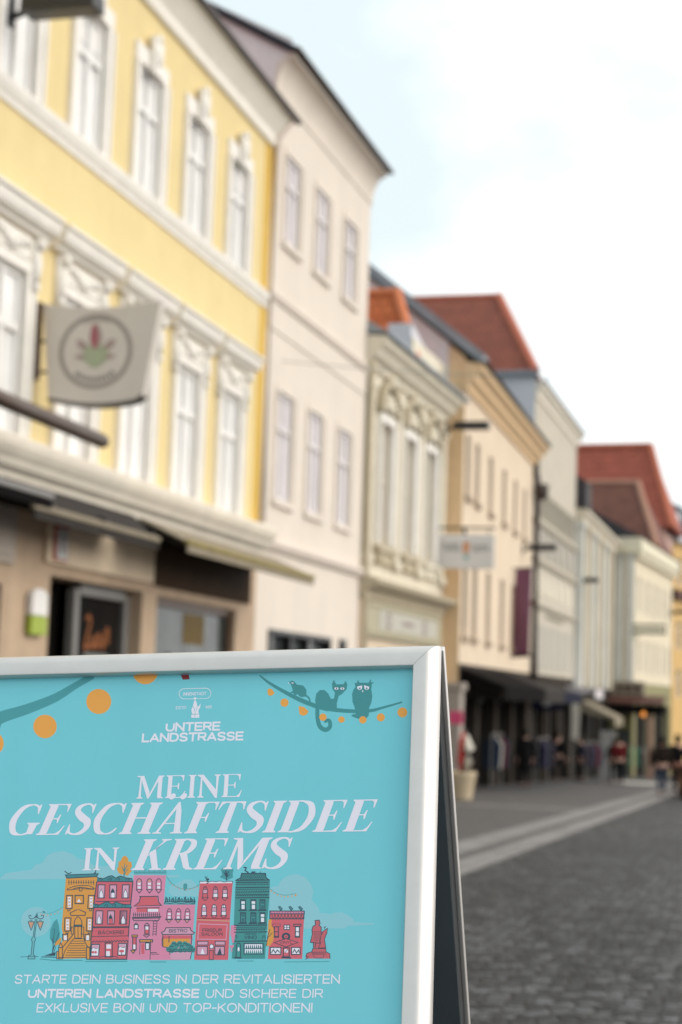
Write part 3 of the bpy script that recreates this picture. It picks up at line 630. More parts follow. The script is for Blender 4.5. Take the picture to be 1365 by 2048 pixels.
for (a, b) in ((.8, 3.6), (4.2, 7.4), (8.0, 11.2)):
    fr = MB(); fr.box(-.4, -.3, a, a + .12, -2.5, 1.0); fr.box(-.4, -.3, b - .12, b, -2.5, 1.0); fr.box(-.4, -.303, a + .12, b - .12, .88, 1.0); w = Ee.put(fr, 'shop_window', M['greyframe'])
    pn = MB(); pn.quad((-.36, a + .12, -2.5), (-.36, b - .12, -2.5), (-.36, b - .12, .88), (-.36, a + .12, .88)); Ee.put(pn, 'pane', M['pane_dark'], w)

# =================================================================== pilaster house, corner house and those beyond
Ff = House('pilaster_townhouse', 'pale cream townhouse with flat pilasters and a dark tiled roof', (Ee.end[0], Ee.end[1] + .02), .6, 15.0)
wc = [1.5 + 2.4 * k for k in range(6)]
mb = MB(); wall_mesh(mb, 0, Ff.L, 1.6, 9.0, [(y - .4, y + .4, 5.0, 6.8) for y in wc] + [(y - .4, y + .4, 2.2, 3.9) for y in wc], .2); shell(mb, Ff.L, 1.6, 9.0); Ff.put(mb, 'upper_wall', M['palewall'])
for y in wc:
    for z0, z1 in ((5.0, 6.8), (2.2, 3.9)): window(Ff, y, .8, z0, z1, .15, M['pane_grey'], M['winwhite'], 'T', .7)
for k, y in enumerate([.3] + [2.7 + 2.4 * k for k in range(5)]):
    pl = MB(); pl.box(-.02, .35, y - .32, y + .32, 1.6, 8.2); pl.box(-.02, .42, y - .4, y + .4, 8.2, 8.45); Ff.put(pl, 'pilaster', M['whitewall'] if k % 2 == 0 else M['palewall'], bevel=.02)
cornice(Ff, 'eaves_cornice', [(-.02, 8.5), (.3, 8.52), (.34, 8.7), (.5, 8.82), (.52, 8.98), (-.02, 9.02)], M['palewall'], 0, Ff.L)
rf = MB(); rf.prism([(.5, 9.05), (-2.6, 11.6), (-9, 11.6), (-9, 9.05)], 0.006, Ff.L - .006); uv_slope(Ff.put(rf, 'roof', mat('dark_roof_felt', (.05, .045, .05), .8, var=.2, scale=3)))
mb = MB(); mb.prism([(.4, 9.06), (.4, 10.2), (-.9, 11.0), (-1.0, 9.9)], .3, 2.2); Ff.put(mb, 'dormer', M['darkroof'])
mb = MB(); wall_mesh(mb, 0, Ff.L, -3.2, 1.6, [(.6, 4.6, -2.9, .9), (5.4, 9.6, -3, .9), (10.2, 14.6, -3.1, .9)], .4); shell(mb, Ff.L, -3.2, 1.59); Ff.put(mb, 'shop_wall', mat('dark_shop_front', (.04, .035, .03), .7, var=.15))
for (a, b) in ((.6, 4.6), (5.4, 9.6), (10.2, 14.6)):
    fr = MB(); fr.box(-.35, -.25, a, a + .12, -3.1, .9); fr.box(-.35, -.25, b - .12, b, -3.1, .9); fr.box(-.35, -.253, a + .12, b - .12, .78, .9); w = Ff.put(fr, 'shop_window', M['greyframe'])
    pn = MB(); pn.quad((-.31, a + .12, -3.1), (-.31, b - .12, -3.1), (-.31, b - .12, .78), (-.31, a + .12, .78)); Ff.put(pn, 'pane', M['pane_dark'], w)

Gg = House('corner_townhouse', 'cream corner townhouse stepping forward into the street, with grey pilasters on its side', (-6.36, 84.0), 4.5, 14.0)
wc = [1.6 + 2.7 * k for k in range(5)]
mb = MB(); wall_mesh(mb, 0, Gg.L, 2.0, 9.2, [(y - .45, y + .45, 5.6, 7.4) for y in wc] + [(y - .45, y + .45, 2.5, 4.2) for y in wc], .22); shell(mb, Gg.L, 2.0, 9.2); Gg.put(mb, 'upper_wall', mat('light_cream_plaster', (.76, .67, .51), .82, var=.06, scale=1, streak=.08))
for y in wc:
    for z0, z1 in ((5.6, 7.4), (2.5, 4.2)): window(Gg, y, .9, z0, z1, .15, M['pane_grey'], M['winwhite'], 'T', .7)
for k in range(3):
    x = -.2 - .55 * k; pl = MB(); pl.box(x - .19, x + .19, -.14, .003, 2.0, 8.5); pl.box(x - .23, x + .23, -.18, .002, 8.3, 8.5); Gg.put(pl, 'pilaster', M['whitewall'], bevel=.01)
mb = MB(); mb.box(-8.9, .36, -.3, -.145, 8.52, 9.3); mb.box(-.02, .36, -.145, Gg.L, 8.6, 9.25); mb.box(-.02, .24, -.145, Gg.L, 8.3, 8.6); Gg.put(mb, 'eaves_cornice', mat('cream_cornice', (.74, .68, .52), .82, var=.05))
rf = MB(); rf.prism([(.4, 9.32), (-3.5, 11.4), (-8.9, 11.4), (-8.9, 9.32)], -.3, Gg.L); Gg.put(rf, 'roof', M['darkroof'])
hip = MB(); hip.quad((-7, 6, 9.4), (.2, 6, 9.4), (-1.3, 9, 13.3), (-5, 9, 13.3)); hip.quad((.2, 6, 9.4), (.2, 13.5, 9.4), (-1.3, 9, 13.3)); hip.quad((.2, 13.5, 9.4), (-7, 13.5, 9.4), (-5, 9, 13.3), (-1.3, 9, 13.3)); hip.quad((-7, 6, 9.4), (-5, 9, 13.3), (-7, 13.5, 9.4))
ro = uv_slope(Gg.put(hip, 'tiled_roof', T_BROWN))
rg = MB(); rg.tube([(.2, 6, 9.43), (-1.3, 9, 13.33)], .17, 8); rg.tube([(-1.3, 9, 13.33), (-5, 9, 13.33)], .14, 8); Gg.put(rg, 'ridge_tiles', mat('pale_ridge_clay', (.42, .22, .15), .8, var=.15, scale=6), ro)
mb = MB(); wall_mesh(mb, 0, Gg.L, -3.6, 2.0, [(.8, 6.4, -3.4, .8), (7.2, 13.2, -3.5, .8)], .5); shell(mb, Gg.L, -3.6, 1.99); Gg.put(mb, 'shop_wall', mat('olive_shop_wall', (.30, .28, .16), .7, var=.12))
for (a, b) in ((.8, 6.4), (7.2, 13.2)):
    fr = MB(); fr.box(-.45, -.35, a, a + .14, -3.5, .8); fr.box(-.45, -.35, b - .14, b, -3.5, .8); fr.box(-.45, -.353, a + .14, b - .14, .66, .8); w = Gg.put(fr, 'shop_window', M['greyframe'])
    pn = MB(); pn.quad((-.41, a + .14, -3.5), (-.41, b - .14, -3.5), (-.41, b - .14, .66), (-.41, a + .14, .66)); Gg.put(pn, 'pane', M['pane_dark'], w)
# side shop facing the viewer: olive shop front under a black canopy
mb = MB(); mb.box(-1.9, -.05, -.06, -.004, -1.0, .6); Gg.put(mb, 'side_shop_front', M['olive'])
mb = MB(); mb.box(-1.7, -.9, -.09, -.0605, -3.0, -.35); mb.box(-.75, -.15, -.09, -.0605, -3.0, -.35); Gg.put(mb, 'side_shop_door', M['pane_grey'])
mb = MB(); mb.box(-2.1, .62, -.55, -.31, 1.36, 2.05); f = Gg.put(mb, 'shop_fascia', mat('cream_brown_fascia', (.30, .25, .19), .7, var=.1))
wr = MB()
for k, (a, w_) in enumerate(((-1.95, .3), (-1.3, .42), (-.75, .3), (-.35, .34), (.1, .3))):
    wr.box(a, a + w_, -.565, -.55, 1.5, 1.92)
Gg.put(wr, 'fascia_lettering', mat('dark_brown_letters', (.055, .04, .03), .7, var=.1), f)
mb = MB(); mb.prismx([(-.32, 1.34), (-1.6, .95), (-1.6, 1.0), (-.32, 1.36)], -2.3, 1.7); Gg.put(mb, 'canopy', M['rust'])
mb = MB(); mb.box(-2.3, 1.7, -1.57, -.33, .45, .93); Gg.put(mb, 'canopy_valance', M['awning_dark'])

Hh = House('red_hip_roof_house', 'far house with a broad red tiled hipped roof rising above the cream corner house', (-6.0, 99.5), 5.0, 4.6)
mb = MB(); wall_mesh(mb, 0, Hh.L, -4, 11.6, [(y - .45, y + .45, z, z + 1.8) for y in (1.3, 3.4) for z in (2, 5, 8.2)], .2); shell(mb, Hh.L, -4, 11.6); Hh.put(mb, 'wall', M['pink'])
for y in (1.3, 3.4):
    for z in (2, 5, 8.2): window(Hh, y, .9, z, z + 1.8, .15, M['pane_brown'], mat('dark_red_frame', (.16, .07, .05), .5, var=.05), 'T', .7)
hip = MB(); z0, z1 = 11.4, 16.8
hip.quad((-9.5, -.4, z0), (.7, -.4, z0), (-1.1, 2.5, z1), (-7, 2.5, z1)); hip.quad((.7, -.4, z0), (.7, 4.9, z0), (-1.1, 2.5, z1)); hip.quad((.7, 4.9, z0), (-9.5, 4.9, z0), (-7, 2.5, z1), (-1.1, 2.5, z1)); hip.quad((-9.5, -.4, z0), (-7, 2.5, z1), (-9.5, 4.9, z0))
ro = uv_slope(Hh.put(hip, 'roof', T_FAR))
rg = MB(); rg.tube([(.7, -.4, z0 + .03), (-1.1, 2.5, z1 + .03)], .2, 8); rg.tube([(-1.1, 2.5, z1 + .03), (-7, 2.5, z1 + .03)], .17, 8); Hh.put(rg, 'ridge_tiles', mat('bright_ridge_clay', (.52, .15, .08), .8, var=.15, scale=5), ro)

Ii = House('ochre_townhouse', 'ochre yellow house with a red band at the far end, cut by the right edge', (Hh.end[0] + .02, Hh.end[1] + .35), 13.0, 14.0)
mb = MB(); wall_mesh(mb, 0, Ii.L, -4.5, 11.2, [(y - .45, y + .45, z, z + 1.8) for y in (1.6, 4.2, 6.8, 9.4, 12) for z in (1.4, 4.4, 8.4)], .2); shell(mb, Ii.L, -4.5, 11.2); Ii.put(mb, 'wall', M['farYellow'])
for y in (1.6, 4.2, 6.8, 9.4, 12):
    for z in (1.4, 4.4, 8.4): window(Ii, y, .9, z, z + 1.8, .15, M['pane_grey'], M['winwhite'], 'T', .7)
cornice(Ii, 'red_band', [(-.02, 7.5), (.3, 7.5), (.34, 8.1), (-.02, 8.15)], M['rust'], -.05, Ii.L)
cornice(Ii, 'eaves_cornice', [(-.02, 11.0), (.4, 11.1), (.45, 11.5), (-.02, 11.55)], M['bluewhite'], -.05, Ii.L)
rf = MB(); rf.prism([(.5, 11.56), (-3.5, 15), (-9, 11.56)], -.1, Ii.L); uv_slope(Ii.put(rf, 'roof', T_SLATE))
mb = MB(); mb.box(-.6, -.3, .4, 2.6, 11.5, 13.1); Ii.put(mb, 'dormer', M['bluewhite'])

# =================================================================== awnings
def awning(label, y0, y1, x, zf, zw, mtop, mtrim, group=None, val=.14, pr=1.12):
    """flat folded awning running along a facade whose plane is x"""
    t = thing('awning', label, 'awning', (x, y0, zw), 0, group)
    L = y1 - y0
    mb = MB(); mb.prism([(0.46, 0), (pr, zf - zw + val), (pr, zf - zw + val - .02), (0.46, -.03)], 0, L); mb.build('canopy_cloth', mtop, t)
    mb = MB(); mb.box(pr, pr + .06, 0, L, zf - zw + .08, zf - zw + val + .01); mb.build('front_bar', mtrim, t, bevel=.012)
    mb = MB(); mb.box(pr + .02, pr + .045, .03, L - .03, zf - zw - .02, zf - zw + .075); mb.build('valance', mtop, t)
    for yy in (.35, L / 2, L - .35):
        mb = MB(); mb.tube([(.45, yy, -.12), (.8, yy + .25, (zf - zw) * .6), (pr, yy, zf - zw + .05)], .035, 8); mb.build('arm', M['black'], t, smooth=True)
    mb = MB(); mb.box(.1, .455, .05, L - .05, -.22, -.02); mb.build('cassette', M['awning_dark'], t)
    return t
GA = 'folded awnings above the shop of the yellow house'
awning('folded dark awning under the cornice at the left end of the yellow house', 12.0, 16.3, -8.6, 2.93, 3.3, M['awning_dark'], M['greyframe'], GA)
awning('folded grey awning under the cornice above the shop doorway', 16.5, 20.4, -8.6, 2.86, 3.3, M['awning_grey'], M['awning'], GA, pr=.8)
awning('folded awning with olive yellow edge above the shop window by the beige house', 20.6, 27.0, -8.6, 2.86, 3.3, M['awning'], M['awning_yellow'], GA)

def box_awning(name, label, cat, y0, y1, xw, pr, zt, zb, m, mv, group=None):
    t = thing(name, label, cat, (xw, y0, zt), 0, group); L = y1 - y0
    mb = MB(); mb.prism([(0, 0), (pr, zb - zt), (pr, zb - zt - .04), (0, -.06)], 0, L); mb.build('canopy_cloth', m, t)
    mb = MB(); mb.box(pr, pr + .03, 0, L, zb - zt - .38, zb - zt - .01); mb.build('valance', mv, t)
    for yy in (.02, L - .05):
        mb = MB(); mb.prism([(.02, -.08), (pr - .02, zb - zt - .06), (pr - .02, zb - zt - .1), (.02, -.5)], yy, yy + .03); mb.build('side_panel', m, t)
    return t
box_awning('awning', 'black awning over the shop of the peach house behind the cream planter', 'awning', 42.6, 50.6, -7.86, 1.35, 1.85, 1.35, M['awning_dark'], M['awning_dark'])
box_awning('awning', 'grey brown awning at the far end of the peach house', 'awning', 50.8, 56.5, -7.93, 1.3, 1.75, 1.3, M['awning_grey'], M['awning_grey'])
t = box_awning('awning', 'dark awning with a pale round emblem on the grey cream house', 'awning', 57.2, 63.0, -7.98, 1.25, 1.62, 1.3, M['awning_grey'], M['navy'])
mb = MB(); mb.tube([(.7, -.012, -.62), (.7, -.03, -.62)], .2, 20); mb.build('round_emblem', mat('pale_emblem', (.34, .34, .36), .6, var=.1), t)
mb = MB(); mb.box(.1, 1.25, -.009, .0195, -.95, -.35); mb.build('end_panel', M['navy'], t)
box_awning('awning', 'small white awning with a deep valance on the pilaster house', 'awning', 66.5, 69.6, -7.85, 1.3, 1.62, 1.5, M['awning_white'], M['awning_white'])
box_awning('awning', 'slanting beige awning beyond the white awning', 'awning', 71.5, 75.5, -7.8, 1.6, 1.1, .35, M['awning'], M['awning'])

# =================================================================== street lamps
def street_lamp(loc, label):
    t = thing('street_lamp', label, 'street lamp', loc, 0, 'black bar lamps fixed to the house fronts')
    mb = MB(); mb.box(0, .05, -.07, .07, -.22, .16); mb.build('wall_plate', M['black'], t, bevel=.01)
    mb = MB(); mb.tube([(.03, 0, -.1), (.28, 0, -.02)], .04, 8); mb.build('arm', M['black'], t, smooth=True)
    mb = MB(); mb.prismx([(-.18, -.09), (.18, -.09), (.15, .10), (-.15, .10)], .2, 1.12); mb.build('lamp_head', M['black'], t, bevel=.015)
    mb = MB(); mb.box(.3, 1.05, -.12, .12, -.098, -.091); mb.build('diffuser', mat('lamp_diffuser', (.035, .033, .03), .4, var=0), t)
    return t
L0 = street_lamp((-8.58, 16.9, 8.86), 'black bar lamp on the yellow house, cut by the top of the photo')
for loc, lab in (((-8.0, 41.4, 7.98), 'black bar lamp beside the orange edge of the peach house'), ((-7.82, 54.3, 6.03), 'black bar lamp on the downpipe above the burgundy banner'), ((-7.84, 69.0, 6.03), 'smaller black bar lamp in front of the pale pilaster house'), ((-4.95, 90.5, 5.93), 'far bar lamp near the ochre house at the right edge')):
    c = copy_tree(L0); c.location = loc; c['label'] = lab
# bring the second lamp's fixing on to the corner of the ornate house

# =================================================================== tube rail at left
t = thing('awning_roller', 'brown round metal awning roller with a capped end reaching in from the left', 'awning roller', (-8.6, 13.2, 3.8))
mb = MB(); mb.tube([(1.4, -1.2, .0), (1.4, 3.78, -.04)], .082, 20); mb.build('roller_tube', M['tubebrown'], t, smooth=True)
mb = MB(); mb.tube([(1.4, 3.781, -.04), (1.4, 3.84, -.04)], .07, 20); mb.build('end_cap', mat('brown_cap', (.2, .14, .11), .5, var=.05), t, smooth=False)
for yy in (-.6, .2): mb = MB(); mb.tube([(.46, yy, .0), (1.4, yy, 0)], .03, 8); mb.build('arm', M['black'], t, smooth=True)

# =================================================================== hanging signs
def text_mesh(s, parent, m, name, x0, z0, w, h, plane, bold=0):
    """text as a flat mesh; plane(a, b) maps text coordinates in metres to local space"""
    cu = bpy.data.curves.new('t', 'FONT'); cu.body = s; cu.offset = bold; cu.resolution_u = 4
    ob = bpy.data.objects.new('t', cu); me = bpy.data.meshes.new_from_object(ob)
    xs = [v.co.x for v in me.vertices]; ys = [v.co.y for v in me.vertices]
    ax, bx, ay, by = min(xs), max(xs), min(ys), max(ys)
    if h is None: ay, by = 0, .69; h = 1
    for v in me.vertices: v.co = plane(x0 + (v.co.x - ax) / (bx - ax) * w, z0 + (v.co.y - ay) / (by - ay) * h)
    bpy.data.objects.remove(ob); bpy.data.curves.remove(cu)
    me.materials.clear(); me.materials.append(m); me.name = name
    o = bpy.data.objects.new(name, me); COL.objects.link(o); o.parent = parent
    return o
t = thing('hanging_sign', 'pale curved hanging sign with a leaf in a ring, bracketed to the yellow house', 'shop sign', (-8.6, 18.1, 4.4))
mb = MB(); n = 14
top = [(.07 + 1.53 * k / n, 1.24 - .07 * math.sin(math.pi * k / n)) for k in range(n + 1)]
bot = [(1.42 - 1.22 * k / n, .07 - .11 * math.sin(math.pi * (.12 + .8 * k / n)) + (.0 if k else .05)) for k in range(n + 1)]
pf = top + bot; N = len(pf)
mb.add([(x, 0, z) for x, z in pf] + [(x, .16, z) for x, z in pf], [tuple(range(N)), tuple(range(N, 2 * N))[::-1]] + [(i, (i + 1) % N, N + (i + 1) % N, N + i) for i in range(N)])
bd = mb.build('sign_box', M['signface'], t, bevel=.012)
mb = MB()
rim = [(x, z) for x, z in bot]
mb.add([(x, -.006, z - .004) for x, z in rim] + [(x, -.006, z + .035) for x, z in rim] + [(x, .166, z - .004) for x, z in rim] + [(x, .166, z + .035) for x, z in rim],
       [f for i in range(n) for f in ((i, i + 1, n + 2 + i, n + 1 + i), (2 * n + 2 + i, 2 * n + 3 + i, i + 1, i), (2 * n + 2 + i, 3 * n + 3 + i, 3 * n + 4 + i, 2 * n + 3 + i))])
mb.build('bottom_trim', mat('dark_trim', (.09, .08, .07), .5, var=.1), bd)
prt = mat('taupe_print', (.32, .28, .245), .6, var=0); cx, cz, rr = .79, .63, .475
mb = MB(); n = 48
for k in range(n):
    a, b = 2 * math.pi * k / n, 2 * math.pi * (k + 1) / n
    mb.quad(*[(cx + q * math.cos(z), -.003, cz + q * .97 * math.sin(z)) for q, z in ((rr, a), (rr, b), (rr - .058, b), (rr - .058, a))])
mb.build('printed_ring', prt, bd)
lg = mat('leaf_green_print', (.38, .42, .28), .6, var=0); lr = mat('leaf_red_print', (.36, .12, .14), .6, var=0); lt = mat('leaf_taupe_print', (.38, .29, .26), .6, var=0)
def leaf(a, l, w, m, off, cz2=.55, l0=0):
    mb = MB(); d = Vector((math.sin(a), math.cos(a))); pz = Vector((d.y, -d.x)); pts = []
    for k in range(9): f = k / 8; q = d * (l0 + (l - l0) * f) + pz * w * math.sin(math.pi * min(f * .9 + .08, 1)) ** .8; pts.append((cx + q.x, -.003 - off, cz2 + q.y))
    for k in range(8, -1, -1): f = k / 8; q = d * (l0 + (l - l0) * f) - pz * w * math.sin(math.pi * min(f * .9 + .08, 1)) ** .8; pts.append((cx + q.x, -.003 - off, cz2 + q.y))
    mb.quad(*pts); mb.build('printed_leaf', m, bd)
for k, (a, l) in enumerate(((-48, .30), (48, .30), (-85, .24), (85, .24), (0, .34))): leaf(R(a), l * .75, .07, lg, .0004 * k)
leaf(R(0), .42, .075, lt, .0030, l0=.1); leaf(R(-5), .42, .05, lr, .0036, l0=.12)
for k, a in enumerate((-48, 48)): leaf(R(a), .33, .05, lt, .0040 + .0004 * k, l0=.16)
for k, a in enumerate((-85, 85)): leaf(R(a), .26, .032, lt, .0048 + .0004 * k, l0=.13)
mb = MB(); mb.quad(*[(cx + .1 * math.cos(k * .5236), -.0085, cz - .1 + .1 * math.sin(k * .5236)) for k in range(12)]); mb.build('printed_leaf', lg, bd)
mb = MB()
for k in range(9):
    a = R(112 - 5.5 * k); mb.quad(*[(cx + q * math.cos(a + e), -.003, cz + q * math.sin(a + e)) for q, e in ((.37, .03), (.40, .03), (.40, -.035), (.37, -.035))])
mb.build('printed_lettering', prt, bd)
mb = MB()
for k in range(11):
    a = R(232 + 7.6 * k); mb.quad(*[(cx + q * math.cos(a + e), -.003, cz + .03 + q * math.sin(a + e)) for q, e in ((.35, .045), (.41, .03), (.40, -.045), (.345, -.03))])
mb.build('printed_lettering', mat('dark_taupe_print', (.15, .13, .11), .6, var=0), bd)
mb = MB(); mb.box(0, .06, -.05, .05, .3, 1.25); mb.build('wall_plate', M['bronze'], t, bevel=.006)
for z in (.78, .40): mb = MB(); mb.tube([(.03, .06, z), (.16, .06, z)], .018, 8); mb.build('bracket_arm', M['black'], t, smooth=True)

t = thing('hanging_sign', 'white rectangular hanging sign with grey lettering and an orange mark, beside the ornate house', 'shop sign', (-8.2, 41.5, 4.28))
mb = MB(); mb.box(.03, 1.5, 0, .09, .02, .9); bd = mb.build('sign_panel', M['signwhite'], t, bevel=.008)
mb = MB(); mb.tube([(0, .045, 1.07), (1.52, .045, 1.07)], .028, 8); mb.build('bracket_arm', M['black'], t)
mb = MB(); mb.tube([(-.02, .045, .0), (-.02, .045, 1.12)], .03, 8); mb.build('bracket_post', M['black'], t)
for x in (.72, 1.35): mb = MB(); mb.tube([(x, .045, .9), (x, .045, 1.1)], .05 if x < 1 else .015, 8); mb.build('hanger', M['black'], t)
gp = mat('grey_print', (.13, .12, .12), .6, var=0)
pl = lambda a, b: Vector((a, -.003, b))
text_mesh('rums', bd, gp, 'printed_lettering', .18, .46, .42, .2, pl); text_mesh('tams', bd, gp, 'printed_lettering', .94, .46, .42, .2, pl)
mb = MB(); mb.quad((.7, -.003, .42), (.84, -.003, .42), (.86, -.003, .7), (.70, -.003, .7)); mb.build('orange_mark', mat('orange_print', (.62, .26, .10), .6, var=0), bd)
mb = MB(); mb.quad(*[(.78 + .06 * math.cos(k * .5236), -.003, .32 + .075 * math.sin(k * .5236)) for k in range(12)]); mb.build('teal_mark', mat('teal_print', (.20, .40, .38), .6, var=0), bd)

# small signs
t = thing('shop_sign', 'rounded white and green shop sign on the stone pier left of the doorway', 'shop sign', (-8.6, 18.42, 1.62))
mb = MB(); mb.prismx([(-.22, .235), (.22, .235), (.22, .46)] + [(.22 * math.cos(k * math.pi / 8), .46 + .1 * math.sin(k * math.pi / 8)) for k in range(1, 8)] + [(-.22, .46)], .02, .1); mb.build('upper_panel', M['winwhite'], t, bevel=.01)
mb = MB(); mb.box(.02, .1, -.22, .22, 0, .23); mb.build('lower_panel', M['leafgreen'], t, bevel=.01)
t = thing('number_sign', 'small upright white sign with a red border beside the shop doorway', 'sign', (-8.6, 18.95, 2.62))
mb = MB(); mb.box(.075, .1, -.2, .2, -.06, .42); bd = mb.build('sign_plate', mat('red_white_border', (.45, .12, .09), .6, var=0), t)
mb = MB(); mb.box(.1, .104, -.13, .18, -.04, .34); mb.build('white_field', M['signwhite'], bd)
mb = MB(); flat_stroke(mb, [(-.0, .30), (.05, .23), (-.01, .13), (.04, .03)], .05, .106); mb.build('printed_figure', gp, bd)
t = thing('pink_sign', 'square pink sign on a pale pier left of the black awning', 'sign', (-7.1, 38.0, .40))
mb = MB(); mb.box(0, .32, -.03, .03, 0, .30); mb.build('sign_plate', M['pinksign'], t, bevel=.01)
mb = MB(); mb.tube([(.16, .05, -1.64), (.16, .05, .2)], .03, 8); mb.build('post', M['greyframe'], t)
t = thing('pier', 'pale stone pier behind the pink sign', 'pier', (-7.3, 39.2, gz(39.2)))
mb = MB(); mb.box(-.28, .28, -.25, .25, 0, 2.6); mb.box(-.33, .33, -.3, .3, 0, .25); mb.box(-.34, .34, -.3, .3, 2.45, 2.62); mb.build('shaft', mat('taupe_stone', (.36, .31, .27), .7, var=.1), t, bevel=.02)

# banner
t = thing('banner', 'burgundy vertical banner hanging beside the downpipe of the peach house', 'banner', (-7.52, 52.0, 2.33))
mb = MB(); V = []
for j in range(15):
    z = j / 14 * 2.78
    for i in range(5): V.append((-.22 + i * .13 + .05 * (z / 2.78), .05 * math.sin(z * 2.1 + i * .8), z + .06 * i / 4))
mb.add(V, [(j * 5 + i, j * 5 + i + 1, (j + 1) * 5 + i + 1, (j + 1) * 5 + i) for j in range(14) for i in range(4)])
b_ = mb.build('cloth', M['burgundy'], t, smooth=True); sm = b_.modifiers.new('thick', 'SOLIDIFY'); sm.thickness = .01
for z in (.0, 2.8): mb = MB(); mb.tube([(-.28, .03, z), (.42, .03, z + .05)], .025, 8); mb.build('rod', M['black'], t)
mb = MB()
for k in range(12): mb.quad((.03, -.066, .5 + k * .16), (.1, -.066, .5 + k * .16), (.1, -.066, .6 + k * .16), (.03, -.066, .6 + k * .16))
mb.build('lettering', mat('dull_pink_print', (.24, .11, .13), .7, var=0), t)

# green iron sign bracket on the corner house
t = thing('sign_bracket', 'green wrought iron sign bracket sticking out from the cream corner house', 'sign bracket', (-6.5, 83.9, 4.4))
mb = MB()
mb.tube([(0, 0, .1), (1.75, 0, .1)], .06, 8); mb.tube([(0, 0, .48), (1.75, 0, .48)], .06, 8)
for k in range(8): mb.tube([(.1 + k * .21, 0, .1), (.2 + k * .21, 0, .3), (.12 + k * .21, 0, .48)], .055, 6)
mb.build('scrollwork', M['greeniron'], t); mb = MB(); mb.tube([(0, 0, -.3), (.5, 0, .1)], .03, 6); mb.build('strut', M['greeniron'], t)
# red-brown post at the corner shop
t = thing('canopy_post', 'slim reddish post carrying the canopy of the corner house', 'post', (-5.42, 82.6, gz(82.6)))
mb = MB(); mb.box(-.12, .12, -.12, .12, 0, 3.6); mb.box(-.16, .16, -.16, .16, 0, .3); mb.build('shaft', mat('salmon_post', (.42, .23, .17), .7, var=.08), t, bevel=.01)
t = thing('orange_lamp', 'small glowing orange lamp under the canopy of the corner house', 'lamp', (-5.75, 82.4, .45))
mb = MB(); mb.blob((0, 0, 0), (.11, .11, .12)); mb.build('globe', M['orange_lamp'], t, smooth=True); mb = MB(); mb.tube([(0, 0, .15), (0, 0, .4)], .02, 6); mb.build('stem', M['black'], t)

# planter, furled flag, barrel
t = thing('planter', 'large cream tapering planter standing on the pavement', 'planter', (-6.15, 34.45, gz(34.45)))
mb = MB(); mb.lathe([(.22, 0), (.235, .03), (.30, .50), (.315, .52), (.315, .58), (.27, .58), (.265, .52)], n=28); mb.build('pot', M['planter'], t, smooth=True, bevel=.006)
mb = MB(); mb.lathe([(.255, .51), (.2, .53), (.05, .54)], n=20); mb.build('soil', mat('soil', (.03, .022, .016), .95, var=.2), t)
t = thing('furled_flag', 'furled red and white flag standing in the cream planter', 'flag', (-6.1, 34.5, gz(34.5) + .53))
mb = MB(); mb.tube([(0, 0, 0), (0, 0, .92)], .018, 8); mb.build('pole', M['greyframe'], t)
mb = MB(); mb.tube([(-.06, 0, .02), (-.07, 0, .3), (-.06, 0, .6), (-.03, 0, .88)], [.055, .075, .07, .03], 12); mb.build('red_fold', M['red'], t, smooth=True)
mb = MB(); mb.tube([(.05, -.02, .03), (.09, -.02, .3), (.10, -.02, .52), (.04, -.02, .82)], [.05, .10, .11, .03], 12); mb.build('white_fold', M['white'], t, smooth=True)
t = thing('wooden_planter', 'brown wooden tub at the right edge of the photo', 'tub', (-1.78, 44.0, gz(44)))
mb = MB(); mb.lathe([(.3, 0), (.36, .05), (.42, .45), (.40, .8), (.37, .82), (.36, .7)], n=24); mb.build('tub', M['wood'], t, smooth=True, bevel=.005)
for z in (.15, .62): mb = MB(); mb.lathe([(.41, z), (.432, z), (.432, z + .06), (.41, z + .06)], n=24); mb.build('hoop', M['black'], t)
mb = MB(); mb.lathe([(.5, .83), (.52, .86), (.5, .9), (.1, .91)], n=24); mb.build('lid', mat('red_brown_lid', (.22, .07, .04), .7, var=.15), t)

# shop displays
def rack(loc, label, cloths, rz=0.0):
    t = thing('clothes_rack', label, 'clothes rack', loc, rz, 'racks of clothes in front of the shops')
    mb = MB()
    for x in (-.6, .6): mb.tube([(x, 0, .05), (x, 0, 1.5)], .02, 8); mb.tube([(x, -.25, .04), (x, .25, .04)], .02, 8)
    mb.tube([(-.6, 0, 1.5), (.6, 0, 1.5)], .02, 8); mb.build('rail', M['greyframe'], t)
    for k, m in enumerate(cloths):
        x = -.5 + k * 1.0 / max(1, len(cloths) - 1); w = .06
        g = MB(); g.prismx([(-.2, .55), (.2, .55), (.24, 1.2), (.1, 1.42), (-.1, 1.42), (-.24, 1.2)], x - w, x + w); g.build('garment', m, t, bevel=.02)
    return t
rack((-6.9, 53.5, gz(53.5)), 'rack of dark and white clothes behind the person in a long black coat', [M['navy'], M['lilac'], M['jeans'], M['coat_black'], M['trousers'], M['lilac']], R(80))
rack((-6.6, 66.0, gz(66)), 'rack of lilac and navy clothes further down the street', [M['lilac'], M['navy'], M['lilac'], M['coat_red'], M['jeans']], R(70))
rack((-5.75, 80.8, gz(80.8)), 'rack with green clothes under the corner canopy', [M['green'], M['green'], M['greyframe'], M['coat_black']], R(5))
rack((-7.2, 45.8, gz(45.8)), 'rack of grey and red clothes under the black awning', [M['jeans'], M['greypanel'], M['navy'], M['coat_red'], M['jeans']], R(85))
t = thing('display_board', 'tall pale grey display board standing on the pavement by the corner shop', 'display board', (-6.1, 67.5, gz(67.5)))
mb = MB(); mb.box(-.32, .32, -.03, .03, .12, 2.0); mb.build('panel', mat('pale_grey_board', (.28, .27, .26), .6, var=.2, scale=3), t, bevel=.01)
